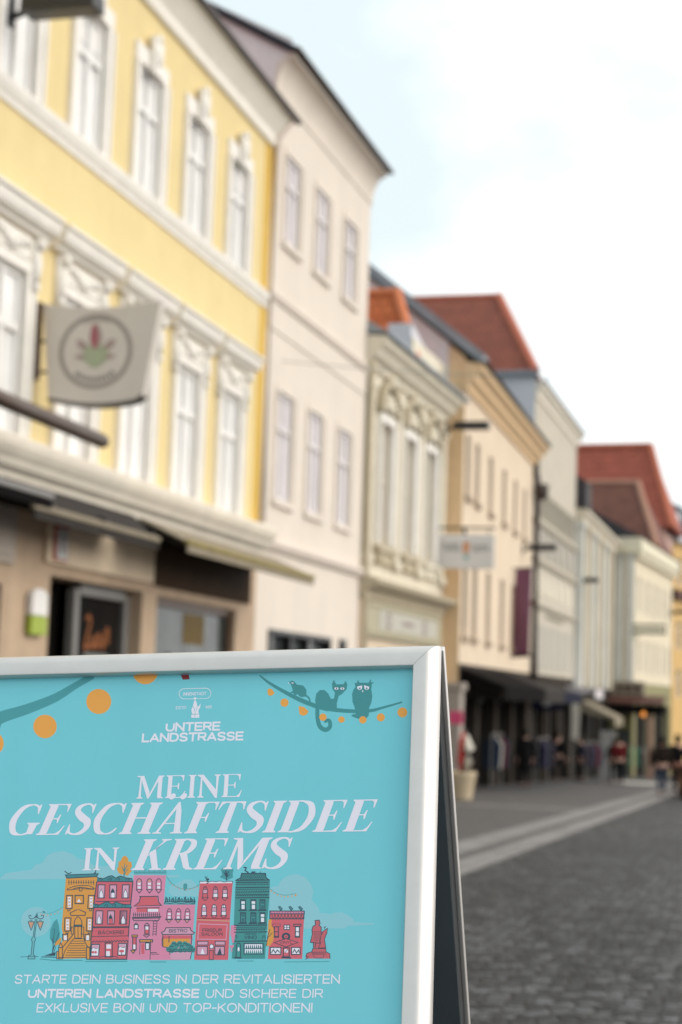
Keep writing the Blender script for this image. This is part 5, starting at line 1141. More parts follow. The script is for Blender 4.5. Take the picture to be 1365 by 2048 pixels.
def serif_text(s, name, x0, y0, x1, y1, cap, T, t, slant=0.0, gap=.02):
    a = Vector(rect(x0, y0)); b = Vector(rect(x1, y1)); h = (Vector(rect(x0, y0 - cap)) - a).length
    ex = (b - a).normalized(); ey = upright(x0, y0, x1, y1, cap); W = (b - a).length
    glyphs = []; adv = 0
    for ch in s:
        um = ch == 'Ä'; g, w = serif('A' if um else ch, T, t)
        if um: g += [('c', (.12, 1.19), .10), ('c', (.42, 1.19), .10)]
        glyphs.append((g, adv)); adv += w + gap
    tot = adv - gap - .02 + slant * .9; kx = W / tot
    mb = MB(); cnt = 0
    def Q(p, dx, z): q = a + ex * ((p[0] + dx + slant * p[1]) * kx) + ey * (p[1] * h); return (q.x, q.y, z)
    for g, dx in glyphs:
        for it in g:
            cnt += 1; z = .000016 * 5 + .00009 + .0000008 * (cnt % 30)
            if it[0] == 'p': mb.quad(*[Q(p, dx, z) for p in it[1]])
            elif it[0] == 'c': mb.quad(*[Q((it[1][0] + it[2] * math.cos(k * .3142) * h / kx * 1.0, it[1][1] + it[2] * math.sin(k * .3142)), dx, z) for k in range(20)])
            else:
                pts = [Vector(p) for p in it[1]]; ws = it[2]; q = []; qw = []
                for i in range(len(pts) - 1):
                    A0, B0, C0, D0_ = pts[max(i - 1, 0)], pts[i], pts[i + 1], pts[min(i + 2, len(pts) - 1)]
                    for j in range(7):
                        u = j / 7; q.append(.5 * (2 * B0 + (C0 - A0) * u + (2 * A0 - 5 * B0 + 4 * C0 - D0_) * u * u + (3 * B0 - A0 - 3 * C0 + D0_) * u ** 3)); qw.append(ws[i] + (ws[i + 1] - ws[i]) * u)
                q.append(pts[-1]); qw.append(ws[-1]); vs = []
                for i, p in enumerate(q):
                    d = (q[min(i + 1, len(q) - 1)] - q[max(i - 1, 0)]).normalized(); n_ = Vector((-d.y, d.x)) * qw[i] / 2
                    # keep curves inside the cap height
                    vs += [Q(p + n_, dx, z), Q(p - n_, dx, z)]
                mb.add(vs, [(2 * i, 2 * i + 1, 2 * i + 3, 2 * i + 2) for i in range(len(q) - 1)])
    o = mb.build(name, PAL['white'], poster, recalc=False)
    bm = bmesh.new(); bm.from_mesh(o.data)
    for f in bm.faces:
        f.normal_update()
        if f.normal.z < 0: f.normal_flip()
    bm.to_mesh(o.data); bm.free(); return o

# lettering
ptext('INNENSTADT', 'printed_lettering', 367, 1391.4, 413, 1390.4, 6.6); ptext('ESTD', 'printed_lettering', 352, 1418.6, 373, 1418, 6); ptext('995', 'printed_lettering', 411, 1417.6, 424, 1417, 6)
ptext('UNTERE', 'printed_lettering', 331, 1463.5, 440.5, 1461.2, 18, bold=.03); ptext('LANDSTRASSE', 'printed_lettering', 283.5, 1485, 487, 1481, 18, bold=.03)
serif_text('MEINE', 'printed_lettering', 271, 1597.5, 485, 1593.8, 45, .10, .03, .0)
serif_text('GESCHÄFTSIDEE', 'printed_lettering', 7, 1671, 760, 1662.5, 60.5, .172, .040, .27, .03)
serif_text('IN', 'printed_lettering', 164, 1741, 236, 1739.5, 44, .10, .03, .0); serif_text('KREMS', 'printed_lettering', 262, 1740.5, 586, 1737, 61, .172, .040, .27, .03)
ptext('STARTE DEIN BUSINESS IN DER REVITALISIERTEN', 'printed_lettering', 29, 1967.6, 680, 1967.6, 18, bold=.008)
ptext('UNTEREN LANDSTRASSE', 'printed_lettering', 55.5, 1996, 398.5, 1996, 18, bold=.03); ptext('UND SICHERE DIR', 'printed_lettering', 411, 1996, 646, 1996, 18, bold=.008)
ptext('EXKLUSIVE BONI UND TOP-KONDITIONEN!', 'printed_lettering', 73, 2025, 625, 2025, 18.5, bold=.008)
# pill and little monument of the emblem
A1 = Art(); n = 10
pill = [(369 + 10.3 * math.cos(R(90 + 18 * k)) - 0, 1387.6 - 10.3 * math.sin(R(90 + 18 * k))) for k in range(n + 1)] + [(412 + 10.3 * math.cos(R(-90 + 18 * k)), 1386.8 - 10.3 * math.sin(R(-90 + 18 * k))) for k in range(n + 1)]
A1.line('white', pill, 1.1, 4, closed=True)
A1.poly('white', [(383, 1435.5), (383, 1430), (385, 1427), (383, 1420), (386, 1413), (388, 1406), (389, 1401), (392, 1401), (394, 1406), (395, 1412), (398, 1413), (402, 1406), (401, 1414), (397, 1422), (399, 1430), (399, 1435.5)], 3)
A1.circ('white', 390.6, 1397, 2.6, 3); A1.line('cyan', [(387, 1412), (391, 1424), (390, 1434)], 1, 4); A1.line('cyan', [(383, 1429), (399, 1428)], 1, 4); A1.line('cyan', [(395, 1413), (393, 1421)], .8, 4)
A1.done('printed_emblem')
# orange dots, garlands
A1 = Art()
A1.line('teal', [(-12, 1451), (0, 1436), (55, 1418), (110, 1396), (150, 1372), (186, 1352)], [27, 24, 20, 17, 13, 12], 1, smooth=True)
A1.done('printed_branch')
for x, y, r in ((198, 1403, 25), (90.5, 1453, 23.5), (291, 1343, 25.5), (-16, 1487, 24)): A1 = Art(); A1.circ('orange', x, y, r, 2, n=36); A1.done('printed_dot')
A1 = Art(); A1.poly('darkred', [(362, 1350), (378, 1349.5), (380, 1358.5), (366, 1359.5)], 2)
A1.done('red_tab')
A1 = Art(450, 1290, 2.73)
A1.line('teal2', [(190, 165), (240, 205), (330, 258), (420, 303), (520, 340), (620, 356), (720, 362), (800, 358), (870, 340), (968, 312)], [6, 14, 20, 24, 24, 22, 20, 18, 13, 8], 1, smooth=True)
A1.poly('teal2', [(346, 205), (368, 194), (383, 202), (392, 215), (430, 222), (446, 245), (446, 280), (420, 285), (405, 278), (398, 268), (385, 276), (372, 262), (355, 262), (372, 250), (366, 228), (360, 212)], 2)
A1.line('teal2', [(430, 268), (460, 290), (463, 318), (440, 318), (422, 296)], [12, 9, 7, 6, 4], 2, smooth=True)
A1.poly('white', [(346, 206), (351, 203), (352, 213), (347, 212)], 3); A1.poly('white', [(362, 205), (374, 204), (376, 211), (366, 210)], 3)
A1.poly('teal2', [(498, 345), (494, 300), (500, 265), (520, 246), (545, 246), (565, 265), (580, 295), (597, 292), (602, 260), (588, 240), (586, 210), (596, 190), (608, 215), (648, 214), (660, 196), (669, 215), (666, 240), (640, 268), (622, 278), (612, 318), (612, 350), (560, 362)], 2)
A1.line('teal2', [(506, 340), (507, 400), (520, 445), (550, 463), (574, 447), (572, 415), (555, 412), (548, 424)], [22, 22, 24, 24, 22, 20, 18, 12], 2, smooth=True)
for x in (610, 642): A1.circ('white', x, 238, 11, 3, 7); A1.circ('line', x, 238, 3, 4, 6)
A1.poly('teal2', [(708, 206), (716, 209), (722, 206), (726, 190), (736, 206), (785, 206), (797, 186), (800, 205), (815, 202), (803, 215), (800, 245), (806, 280), (800, 315), (788, 345), (786, 385), (770, 405), (735, 405), (690, 388), (700, 378), (715, 378), (710, 345), (698, 310), (695, 270), (702, 245), (714, 230)], 2)
for s, x in ((-1, 737), (1, 775)): A1.poly('white', [(x - 14, 226 + 7 * (s < 0) - 6), (x + 14, 226 - 7 * (s < 0) + 2), (x + 12, 240), (x, 246), (x - 12, 240)], 3); A1.circ('teal2', x, 237, 5, 4)
A1.poly('white', [(749, 248), (758, 248), (753, 260)], 3)
A1.done('printed_animals')
A1 = Art(450, 1290, 2.73)
A1.poly('orange', [(232, 252), (240, 236), (258, 242), (273, 262), (258, 276), (240, 277)], 3)
for x, y, r in ((326, 315, 22.5), (536, 394, 20), (754, 409, 20), (852, 395, 22), (970, 368, 27)): A1.circ('orange', x, y, r, 3)
A1.poly('orange', [(403, 334), (432, 338), (458, 362), (447, 380), (428, 387), (408, 378)], 3); A1.circ('orange', 637, 407, 18, 3, 17)
A1.done('printed_garland')
# clouds and ground shadow
A1 = Art(0, 1530, 3.4125)
A1.poly('cloud', [(0, 775), (40, 738), (215, 715), (245, 680), (290, 670), (320, 620), (370, 595), (440, 588), (500, 610), (530, 640), (580, 645), (650, 690), (760, 690), (800, 715), (900, 740), (1120, 750), (1230, 752), (1220, 768), (900, 775), (10, 782)], 1); A1.done('printed_cloud')
A1 = Art(450, 1690, 4.4032)
A1.poly('cloud', [(395, 380), (430, 366), (470, 360), (490, 320), (530, 282), (580, 262), (640, 258), (710, 285), (760, 345), (780, 410), (765, 480), (800, 520), (830, 560), (835, 600), (880, 598), (930, 610), (975, 595), (1030, 592), (1090, 620), (1130, 650), (1135, 676), (1200, 682), (1310, 686), (1320, 698), (1260, 708), (1080, 712), (1060, 735), (395, 742)], 1); A1.done('printed_cloud')
A1 = Art(300, 1690, 6.825)
A1.poly('cloud', [(230, 410), (400, 415), (410, 430), (250, 440)], 1); A1.poly('cloud', [(250, 640), (280, 560), (380, 520), (470, 470), (560, 470), (620, 520), (660, 580), (665, 700), (300, 700)], 1); A1.done('printed_cloud')
A1 = Art(30, 1690, 4.2656)
A1.circ('cloud', 180, 655, 128, 1); A1.done('printed_glow')
A1 = Art(30, 1690, 4.2656)
for pts in ([(215, 972), (330, 984), (580, 984)], [(600, 994), (960, 992)], [(1155, 998), (1290, 998)]): A1.line('teal', pts, 7, 1)
A1.s = 4.4032; A1.ox = 450
for pts in ([(110, 1022), (255, 1022)], [(525, 1030), (920, 1026)]): A1.line('teal', pts, 6, 1)
A1.done('printed_ground_line')
# lamp
A1 = Art(30, 1690, 4.2656); k = A1
k.poly('cyan', [(176, 630), (192, 630), (176, 790), (178, 820), (168, 850), (158, 940), (172, 944), (172, 972), (112, 972), (118, 944), (138, 938), (146, 840), (142, 805), (158, 780)], 2); k.line('line', [(176, 630), (158, 780), (142, 805), (150, 830), (140, 938), (118, 944), (112, 972), (172, 972), (172, 944), (158, 938), (168, 830), (178, 806), (168, 780), (190, 630)], 5)
for s, x in ((-1, 140), (1, 218)):
    k.line('line', [(183, 615), (183 + s * 30, 628), (183 + s * 55, 625), (183 + s * 62, 605), (183 + s * 50, 598), (183 + s * 42, 610)], 6, smooth=True); k.poly('peach', [(x - 22, 655), (x + 22, 655), (x + 8, 705), (x - 8, 705)], 2); k.line('line', [(x - 26, 655), (x + 26, 655), (x + 8, 706), (x, 728), (x - 8, 706)], 6, closed=True); k.line('line', [(x - 12, 642), (x + 12, 642)], 6)
k.poly('dteal', [(175, 605), (192, 572), (200, 607)], 2); k.line('line', [(168, 620), (183, 606), (200, 620)], 7); k.line('line', [(48, 955), (115, 952), (175, 952), (200, 952)], 4); k.done('printed_street_lamp')
# shrub beside the steps
k = Art(30, 1690, 4.2656)
k.poly('teal', [(300, 800), (305, 720), (330, 660), (360, 630), (375, 680), (385, 760), (380, 820), (330, 840)], 2)
for a, b in (((322, 920), (340, 712)), ((325, 900), (380, 742)), ((330, 870), (318, 790)), ((345, 850), (385, 800)), ((330, 925), (352, 860))): k.line('line', [a, b], [7, 3], 3)
k.line('line', [(228, 955), (300, 955), (420, 962)], 7); k.poly('line', [(250, 945), (310, 925), (350, 915), (345, 945)], 3); k.poly('amber', [(342, 862), (350, 830), (385, 795), (400, 790), (390, 840)], 3)
k.poly('teal', [(235, 560), (260, 565), (262, 580), (240, 580)], 2)
k.line('teal', [(200, 572), (240, 580), (300, 582), (360, 560), (415, 525)], 3, 2, smooth=True)
for x, y in ((222, 590), (250, 597), (280, 598), (310, 595), (342, 588), (370, 572), (398, 546)): k.circ('peach', x, y, 6, 3)
k.done('printed_shrub')
# ---------------- seven printed houses
k = Art(30, 1690, 4.2656)                                     # amber house with steps
k.poly('amber', [(438, 265), (705, 265), (672, 560), (640, 965), (360, 972), (415, 790), (400, 700)], 2)
k.poly('dteal', [(432, 255), (712, 245), (700, 268), (445, 282)], 3); k.line('line', [(432, 255), (712, 245), (700, 270), (445, 284)], 7, closed=True); k.line('line', [(425, 222), (455, 245), (485, 235)], 8); k.line('line', [(675, 240), (690, 235), (690, 212), (712, 210), (706, 192), (685, 196)], 8)
k.line('line', [(445, 378), (500, 355), (570, 345), (640, 350), (680, 372), (640, 372), (570, 360), (500, 372)], 6, smooth=True, closed=False); k.line('line', [(445, 378), (452, 385), (560, 372), (678, 378)], 7)
for x in range(462, 690, 21): k.line('line', [(x, 345 - 12 * math.sin((x - 450) / 240 * 3.14)), (x, 300)], 5); k.line('line', [(x - 8, 318), (x + 8, 318)], 6)
k.box('amber', 552, 368, 574, 392, 6)
for x, y, c in ((437, 430, 0), (623, 430, 0), (422, 622, 0), (610, 622, 0)):
    k.box('amber', x, y, x + 52, y + 112, 8, sk=6); k.rect('white', x + 16, y + 12, x + 42, y + 102, 3)
    for q in (28, 58, 86): k.rect('peach', x + 22, y + q - 6, x + 36, y + q + 6, 4)
    k.box('amber', x + 16, y + 114, x + 34, y + 132, 6)
for x in (410, 600): k.box('amber', x, 762, x + 42, 812, 8); k.rect('white', x + 10, 772, x + 34, 812, 3)
k.box('amber', 515, 430, 586, 500, 9); k.poly('white', [(548, 458), (530, 488), (566, 488)], 3)
k.poly('amber', [(472, 580), (540, 545), (605, 575), (600, 600), (480, 602)], 2); k.line('line', [(472, 580), (540, 548), (605, 575), (600, 600), (480, 602)], 7, closed=True); k.circ('amber', 540, 540, 12, 3); k.line('line', [(540, 525), (540, 550)], 8)
k.line('line', [(508, 700), (510, 650), (540, 612), (570, 650), (572, 700)], 7, smooth=True); k.box('amber', 512, 690, 568, 795, 7); k.line('line', [(540, 695), (540, 795)], 5); k.box('dteal', 505, 682, 575, 696, 5)
for s, x in ((-1, 492), (1, 580)): k.box('amber', x - 9, 700, x + 9, 760, 6)
for q in range(9): y = 800 + q * 20; k.line('line', [(495 - q * 9, y), (588 + q * 4, y)], 5)
k.poly('amber', [(500, 770), (485, 775), (400, 880), (412, 960), (430, 900), (498, 800)], 3); k.line('line', [(498, 762), (470, 800), (410, 872)], 7); k.line('line', [(500, 800), (430, 900), (410, 960)], 6); k.line('line', [(585, 765), (600, 830), (628, 880)], 7)
k.box('amber', 375, 875, 408, 972, 7); k.circ('amber', 392, 850, 15, 3); k.line('line', [(375, 870), (392, 832), (410, 870)], 7); k.box('amber', 358, 908, 376, 972, 6); k.box('amber', 612, 870, 640, 975, 7)
k.done('printed_house')
k = Art(30, 1690, 4.2656)                                     # red bakery
k.poly('red', [(700, 310), (1008, 310), (990, 500), (975, 700), (955, 975), (640, 975), (660, 700), (672, 500)], 2); k.line('line', [(700, 312), (672, 520), (660, 700), (640, 975), (955, 975), (975, 700), (990, 500), (1008, 312)], 9)
for yb, x0, x1 in ((305, 702, 1012), (528, 668, 1000)):
    k.poly('dteal', [(x0, yb + 4), (x0, yb - 28), (x0 + 50, yb - 18), (x0 + 100, yb - 38), (x0 + 130, yb - 42), (x0 + 160, yb - 25), (x0 + 195, yb - 40), (x0 + 225, yb - 32), (x0 + 260, yb - 22), (x1 - 10, yb - 20), (x1, yb + 4)], 3)
    k.line('line', [(x0, yb - 28), (x0 + 50, yb - 18), (x0 + 100, yb - 38), (x0 + 130, yb - 42), (x0 + 160, yb - 25), (x0 + 195, yb - 40), (x0 + 225, yb - 32), (x0 + 260, yb - 22), (x1 - 10, yb - 20)], 7, smooth=True); k.line('line', [(x0, yb + 6), (x1, yb + 8)], 8)
    for x in (x0 + 30, x0 + 110, x0 + 180, x0 + 260): k.line('line', [(x - 18, yb - 4), (x + 4, yb - 24), (x + 16, yb - 8), (x + 2, yb - 6)], 5, smooth=True)
for y, xs in ((340, (708, 808, 915)), (562, (690, 790, 895))):
    for i, x in enumerate(xs):
        k.box('lpink', x, y, x + 58, y + 112, 8, sk=4)
        k.poly('white' if i != 1 else ('red' if y > 400 else 'white'), [(x + 14, y + 108), (x + 16, y + 70), (x + 30, y + 38), (x + 44, y + 70), (x + 46, y + 108)], 4)
        if i == 1: k.poly('line', [(x + 12, y + 55), (x + 28, y + 28), (x + 44, y + 55), (x + 44, y + 68), (x + 12, y + 68)], 5)
        k.line('line', [(x + 14, y + 108), (x + 14, y + 75), (x + 30, y + 36), (x + 46, y + 75), (x + 46, y + 108)], 4, 5)
k.line('line', [(690, 482), (995, 478)], 7); k.line('line', [(660, 702), (978, 700)], 14); k.line('line', [(655, 782), (970, 775)], 6)
k.poly('red', [(660, 785), (968, 780), (975, 812), (650, 822)], 3)
sc_pts = []
for q in range(13): sc_pts += [(650 + q * 25, 820 - q * .7), (662 + q * 25, 832 - q * .7)]
k.line('line', sc_pts, 6)
for x, yb in ((650, 848), (880, 840)): k.box('white', x, yb, x + 66, yb + 100, 9, sk=6); k.rect('lpink', x + 8, yb + 6, x + 62, yb + 30, 4); k.line('line', [(x + 6, yb + 34), (x + 25, yb + 28), (x + 45, yb + 36), (x + 64, yb + 28)], 5)
k.circ('red', 668, 915, 11, 4); k.circ('red', 690, 915, 11, 4); k.circ('red', 912, 905, 22, 4, 12); k.line('line', [(892, 900), (932, 900)], 6); k.line('line', [(912, 915), (912, 935)], 6)
k.box('red', 772, 835, 832, 955, 9); k.rect('white', 782, 848, 822, 885, 4); k.rect('white', 780, 905, 812, 948, 4); k.line('line', [(720, 960), (755, 950), (850, 950), (880, 960)], 6)
k.done('printed_house'); ptext('BÄCKEREI', 'printed_lettering', 196.5, 1869.0, 247.8, 1868.2, 7.4, 'line', .02, 6)
k = Art(30, 1690, 4.2656)                                     # pink house with balcony
k.poly('pink', [(1015, 258), (1290, 258), (1272, 500), (1262, 700), (1250, 980), (955, 980), (970, 800), (990, 560)], 2)
k.poly('cyan', [(1018, 225), (1295, 222), (1292, 250), (1020, 252)], 2)
for x in range(1024, 1296, 14): k.line('teal', [(x, 250), (x + (x % 3 - 1) * 3, 200 + (x * 7) % 12)], 5, 3)
k.line('teal', [(1018, 236), (1296, 232)], 6, 3)
for x in (1062, 1150, 1228):
    k.circ('pink', x, 312, 22, 3, 26, a0=180, a1=360); k.line('line', [(x - 22, 375), (x - 22, 312), (x - 14, 294), (x, 287), (x + 14, 294), (x + 22, 312), (x + 20, 375)], 7); k.rect('white', x - 13, 322, x + 13, 340, 4); k.rect('white', x - 13, 352, x + 13, 372, 4); k.line('line', [(x - 26, 380), (x + 26, 380), (x, 410)], 7, closed=True); k.poly('peach', [(x - 12, 300), (x, 292), (x + 12, 300), (x + 12, 310), (x - 12, 310)], 4)
k.poly('red', [(1075, 440), (1212, 440), (1220, 485), (1250, 515), (1020, 520), (1062, 490)], 3); k.line('line', [(1062, 440), (1222, 438), (1225, 485), (1252, 515), (1018, 522), (1060, 490), (1075, 440)], 8)
k.rect('red', 1040, 530, 1232, 572, 3); k.line('line', [(1035, 540), (1240, 535)], 6); k.rect('white', 1135, 545, 1225, 570, 4); k.line('line', [(1130, 535), (1130, 575)], 6)
for x in range(1012, 1250, 17): k.line('line', [(x, 615), (x + 3, 575)], 5); k.line('line', [(x - 6, 590), (x + 9, 600)], 5)
k.poly('pink', [(1005, 628), (1238, 620), (1225, 645), (1020, 648)], 3); k.line('line', [(1000, 620), (1252, 612)], 10); k.line('line', [(1005, 630), (1238, 622), (1225, 645), (1018, 646)], 7, closed=True)
for q in range(6): k.line('line', [(1178, 650 + q * 22), (1212, 650 + q * 22)], 5)
k.line('line', [(1185, 648), (1178, 775)], 5); k.line('line', [(1215, 648), (1205, 775)], 5)
k.box('white', 1020, 680, 1052, 715, 8); k.line('line', [(1016, 688), (1036, 665), (1056, 688)], 7, smooth=True); k.box('red', 1110, 690, 1146, 760, 8); k.rect('white', 1116, 694, 1140, 722, 4); k.line('line', [(1104, 690), (1128, 666), (1150, 690)], 7, smooth=True); k.line('line', [(1096, 768), (1152, 768), (1124, 788)], 7, closed=True)
k.box('amber', 1000, 768, 1046, 785, 7); k.box('red', 1006, 785, 1036, 895, 8); k.rect('white', 1010, 850, 1030, 888, 4); k.poly('amber', [(990, 898), (1028, 900), (1014, 925)], 3); k.line('line', [(988, 898), (1028, 900), (1012, 925)], 7, closed=True)
k.box('amber', 1066, 808, 1176, 828, 8); k.rect('red', 1080, 838, 1106, 930, 4); k.box('white', 1116, 836, 1148, 892, 8); k.line('line', [(1160, 830), (1154, 975)], 6); k.line('line', [(1070, 830), (1066, 935)], 5); k.line('line', [(1160, 918), (1215, 918)], 5); k.line('line', [(1170, 932), (1230, 932)], 4)
k.done('printed_house')
k = Art(300, 1690, 6.825)                                     # pink bistro
k.poly('pink', [(185, 815), (620, 815), (595, 1150), (560, 1568), (5, 1570), (30, 1200), (170, 1150)], 2)
k.poly('dgreen', [(190, 808), (205, 768), (630, 760), (615, 812)], 3); k.line('cyan', [(210, 795), (280, 785), (350, 798), (430, 785), (520, 798), (600, 785)], 12, 4)
for x in range(215, 630, 28): k.line('line', [(x, 790), (x + (x % 3 - 1) * 8, 705 + (x * 5) % 25)], 13); k.circ('dgreen', x + 3, 735 + (x * 5) % 20, 12, 4)
for x in (268, 392, 515):
    k.line('line', [(x - 38, 1010), (x - 30, 910), (x - 18, 878), (x, 866), (x + 20, 878), (x + 32, 910), (x + 30, 1010)], 10); k.rect('white', x - 20, 930, x + 20, 955, 4); k.rect('white', x - 20, 975, x + 18, 1003, 4); k.line('line', [(x - 56, 1018), (x + 48, 1015)], 16); k.line('line', [(x - 35, 1028), (x - 8, 1062), (x + 25, 1028)], 9); k.line('line', [(x - 22, 910), (x + 22, 905)], 8); k.poly('peach', [(x - 20, 1030), (x + 15, 1030), (x - 6, 1055)], 3)
k.poly('lpink', [(225, 1130), (545, 1128), (560, 1170), (610, 1200), (590, 1215), (175, 1220), (165, 1195), (205, 1170)], 3); k.line('line', [(220, 1130), (550, 1128), (565, 1170), (612, 1198), (590, 1218), (175, 1222), (160, 1195), (205, 1172)], 12, closed=True)
k.rect('red', 185, 1235, 570, 1285, 3); k.rect('amber', 185, 1280, 550, 1390, 3); k.line('line', [(180, 1225), (180, 1390), (250, 1400)], 11); k.line('line', [(168, 1380), (168, 1290), (180, 1235)], 8); k.line('line', [(570, 1225), (575, 1290), (560, 1380)], 11); k.line('line', [(265, 1240), (262, 1330)], 12)
for q, (x, y) in enumerate(((260, 1425), (300, 1390), (330, 1350), (370, 1370), (410, 1345), (440, 1380), (480, 1350), (520, 1370), (560, 1400), (590, 1430), (540, 1430), (480, 1430), (420, 1435), (350, 1430), (300, 1440))): k.circ('green', x, y, 38, 4 + q % 2, 36); k.line('line', [(x - 25, y + 10), (x - 10, y - 14), (x + 10, y + 4), (x + 24, y - 16)], 9, 6)
k.line('line', [(240, 1455), (600, 1450)], 10, 6); k.poly('lpink', [(270, 1460), (575, 1460), (555, 1560), (290, 1562)], 3); k.line('line', [(270, 1460), (278, 1500)], 9); k.line('line', [(572, 1465), (552, 1560)], 9); k.line('line', [(10, 1475), (100, 1470)], 8); k.line('line', [(20, 1492), (130, 1490)], 7); k.line('line', [(10, 1300), (5, 1565)], 8)
k.done('printed_house'); ptext('BISTRO', 'printed_lettering', 338.0, 1865.4, 375.3, 1864.8, 7.0, 'line', .02, 7)
k = Art(300, 1690, 6.825)                                     # hairdresser
k.poly('red', [(685, 515), (1132, 515), (1110, 800), (1095, 1010), (1070, 1568), (605, 1568), (640, 1010), (655, 800)], 2); k.poly('white', [(685, 525), (685, 492), (720, 500), (760, 492), (800, 508), (850, 494), (900, 502), (960, 492), (1020, 506), (1080, 494), (1130, 498), (1130, 520)], 3); k.line('line', [(685, 520), (685, 492), (720, 500), (760, 492), (800, 508), (850, 494), (900, 502), (960, 492), (1020, 506), (1080, 494), (1130, 498), (1130, 520)], 9)
k.line('line', [(752, 428), (770, 460), (785, 490), (800, 500), (790, 525), (775, 520)], 10); k.line('line', [(785, 428), (772, 462)], 8); k.circ('line', 795, 470, 16, 4)
for y, rows in ((560, 'rwp'), (805, 'wpp')):
    for i, x in enumerate((757, 897, 1027) if y < 700 else (742, 880, 1010)):
        k.line('line', [(x - 34, y + 155), (x - 30, y + 55), (x - 20, y + 18), (x, y + 5), (x + 20, y + 18), (x + 32, y + 55), (x + 30, y + 155)], 10); k.rect('lpink', x - 26, y + 52, x + 26, y + 98, 3); k.rect('white' if not (y < 700 and i == 0) else 'red', x - 26, y + 105, x + 26, y + 150, 4); k.poly('white' if y > 700 else 'red', [(x - 24, y + 46), (x - 14, y + 20), (x, y + 12), (x + 14, y + 20), (x + 24, y + 46)], 3); k.line('line', [(x - 46, y + 160), (x, y + 200), (x + 44, y + 160)], 9); k.line('line', [(x - 50, y + 160), (x + 46, y + 158)], 9); k.line('line', [(x - 28, y + 50), (x + 28, y + 48)], 8); k.line('line', [(x - 28, y + 102), (x + 28, y + 100)], 8); k.line('line', [(x, y + 10), (x, y + 50)], 7)
k.line('darkred', [(650, 1005), (1095, 1000)], 8); k.line('peach', [(645, 1020), (1095, 1040)], 14, 3)
k.line('lpink', [(672, 1075), (1058, 1090), (1042, 1290), (655, 1285)], 12, 3, closed=True)
for x0, x1 in ((650, 795), (895, 1028)): k.box('lpink', x0, 1315, x1, 1365, 10); k.box('lpink', x0 - 5, 1385, x1 - 8, 1500, 12)
k.poly('white', [(720, 1408), (750, 1490), (690, 1490)], 4); k.poly('line', [(962, 1395), (985, 1505), (915, 1505)], 4); k.circ('white', 845, 1385, 26, 3, 36); k.line('line', [(815, 1410), (818, 1370), (845, 1352), (872, 1370), (874, 1410)], 9, closed=True); k.box('amber', 812, 1440, 868, 1565, 10)
k.done('printed_house'); ptext('FRISEUR', 'printed_lettering', 404.8, 1863.6, 444.2, 1863.4, 6.6, 'line', .02, 7); ptext('SALOON', 'printed_lettering', 403.4, 1871.4, 445.6, 1871.2, 6.6, 'line', .02, 7)
k = Art(300, 1690, 6.825)                                     # tree on the roof and hanging bottle
k.poly('teal', [(955, 440), (990, 400), (970, 330), (1040, 290), (1100, 300), (1145, 340), (1130, 400), (1140, 440), (1060, 480)], 2)
for a, b in (((1048, 485), (1045, 430)), ((1045, 430), (1005, 360)), ((1045, 430), (1030, 345)), ((1045, 430), (1055, 340)), ((1045, 430), (1085, 350)), ((1045, 440), (1095, 400))): k.line('line', [a, b], [16, 8], 4)
k.done('printed_tree')
k = Art(300, 1690, 6.825)
k.poly('pink', [(1110, 1095), (1182, 1095), (1175, 1190), (1165, 1230), (1150, 1335), (1125, 1335), (1115, 1260), (1100, 1210)], 4); k.poly('pink', [(1085, 1375), (1150, 1360), (1145, 1395), (1125, 1410), (1125, 1450), (1135, 1458), (1108, 1458), (1115, 1410), (1095, 1395)], 4); k.done('printed_bottle')
k = Art(450, 1690, 4.4032)                                    # teal wine shop
k.poly('green', [(92, 400), (105, 300), (140, 290), (150, 250), (358, 250), (365, 290), (398, 310), (392, 470), (370, 720), (355, 1002), (62, 1002), (80, 720)], 2)
k.line('line', [(105, 305), (140, 292), (150, 250), (358, 250), (364, 288), (396, 312)], 9); k.line('line', [(165, 195), (190, 200), (178, 225), (205, 240), (202, 250)], 10); k.line('line', [(235, 240), (270, 238)], 12); k.poly('line', [(318, 228), (312, 252), (302, 252)], 3)
for r_ in range(4):
    for q in range(12):
        x = 158 + q * 18 - (r_ % 2) * 9 - r_ * 2; y = 262 + r_ * 13; k.line('line', [(x - 8, y - 5), (x, y + 5), (x + 8, y - 5)], 4)
for y, w in ((312, 9), (330, 6), (350, 5), (376, 9), (392, 5), (416, 7), (440, 5), (466, 9)): k.line('line', [(92 + (y - 300) * .02, y), (394, y - 4)], w)
for q in range(14): k.circ('line', 110 + q * 21, 404, 4, 3, n=8); k.line('line', [(102 + q * 20, 452), (112 + q * 20, 430), (122 + q * 20, 452)], 5); k.line('line', [(102 + q * 20, 322), (112 + q * 20, 338), (122 + q * 20, 322)], 4)
for y, fl in ((482, 'wwg'), (596, 'ggw')):
    for i, x in enumerate((161, 252, 332)):
        k.box('green', x - 22, y, x + 22, y + 88, 8); k.rect('white' if fl[i] == 'w' else 'dgreen', x - 14, y + 14, x + 16, y + 36, 4); k.rect('white' if fl[i] == 'w' else 'dgreen', x - 12, y + 46, x + 14, y + 82, 4); k.line('line', [(x - 18, y + 8), (x + 18, y + 8)], 5, 5); k.line('line', [(x - 40, y + 94), (x + 34, y + 92)], 12)
for y, w in ((708, 10), (726, 5), (742, 6), (768, 9), (848, 9)): k.line('line', [(82, y), (374, y - 3)], w)
for q in range(12): k.circ('line', 105 + q * 22, 748, 5, 3, n=8)
k.box('cyan', 170, 868, 338, 960, 9); k.rect('white', 178, 874, 328, 910, 4); k.rect('white', 178, 918, 328, 952, 4)
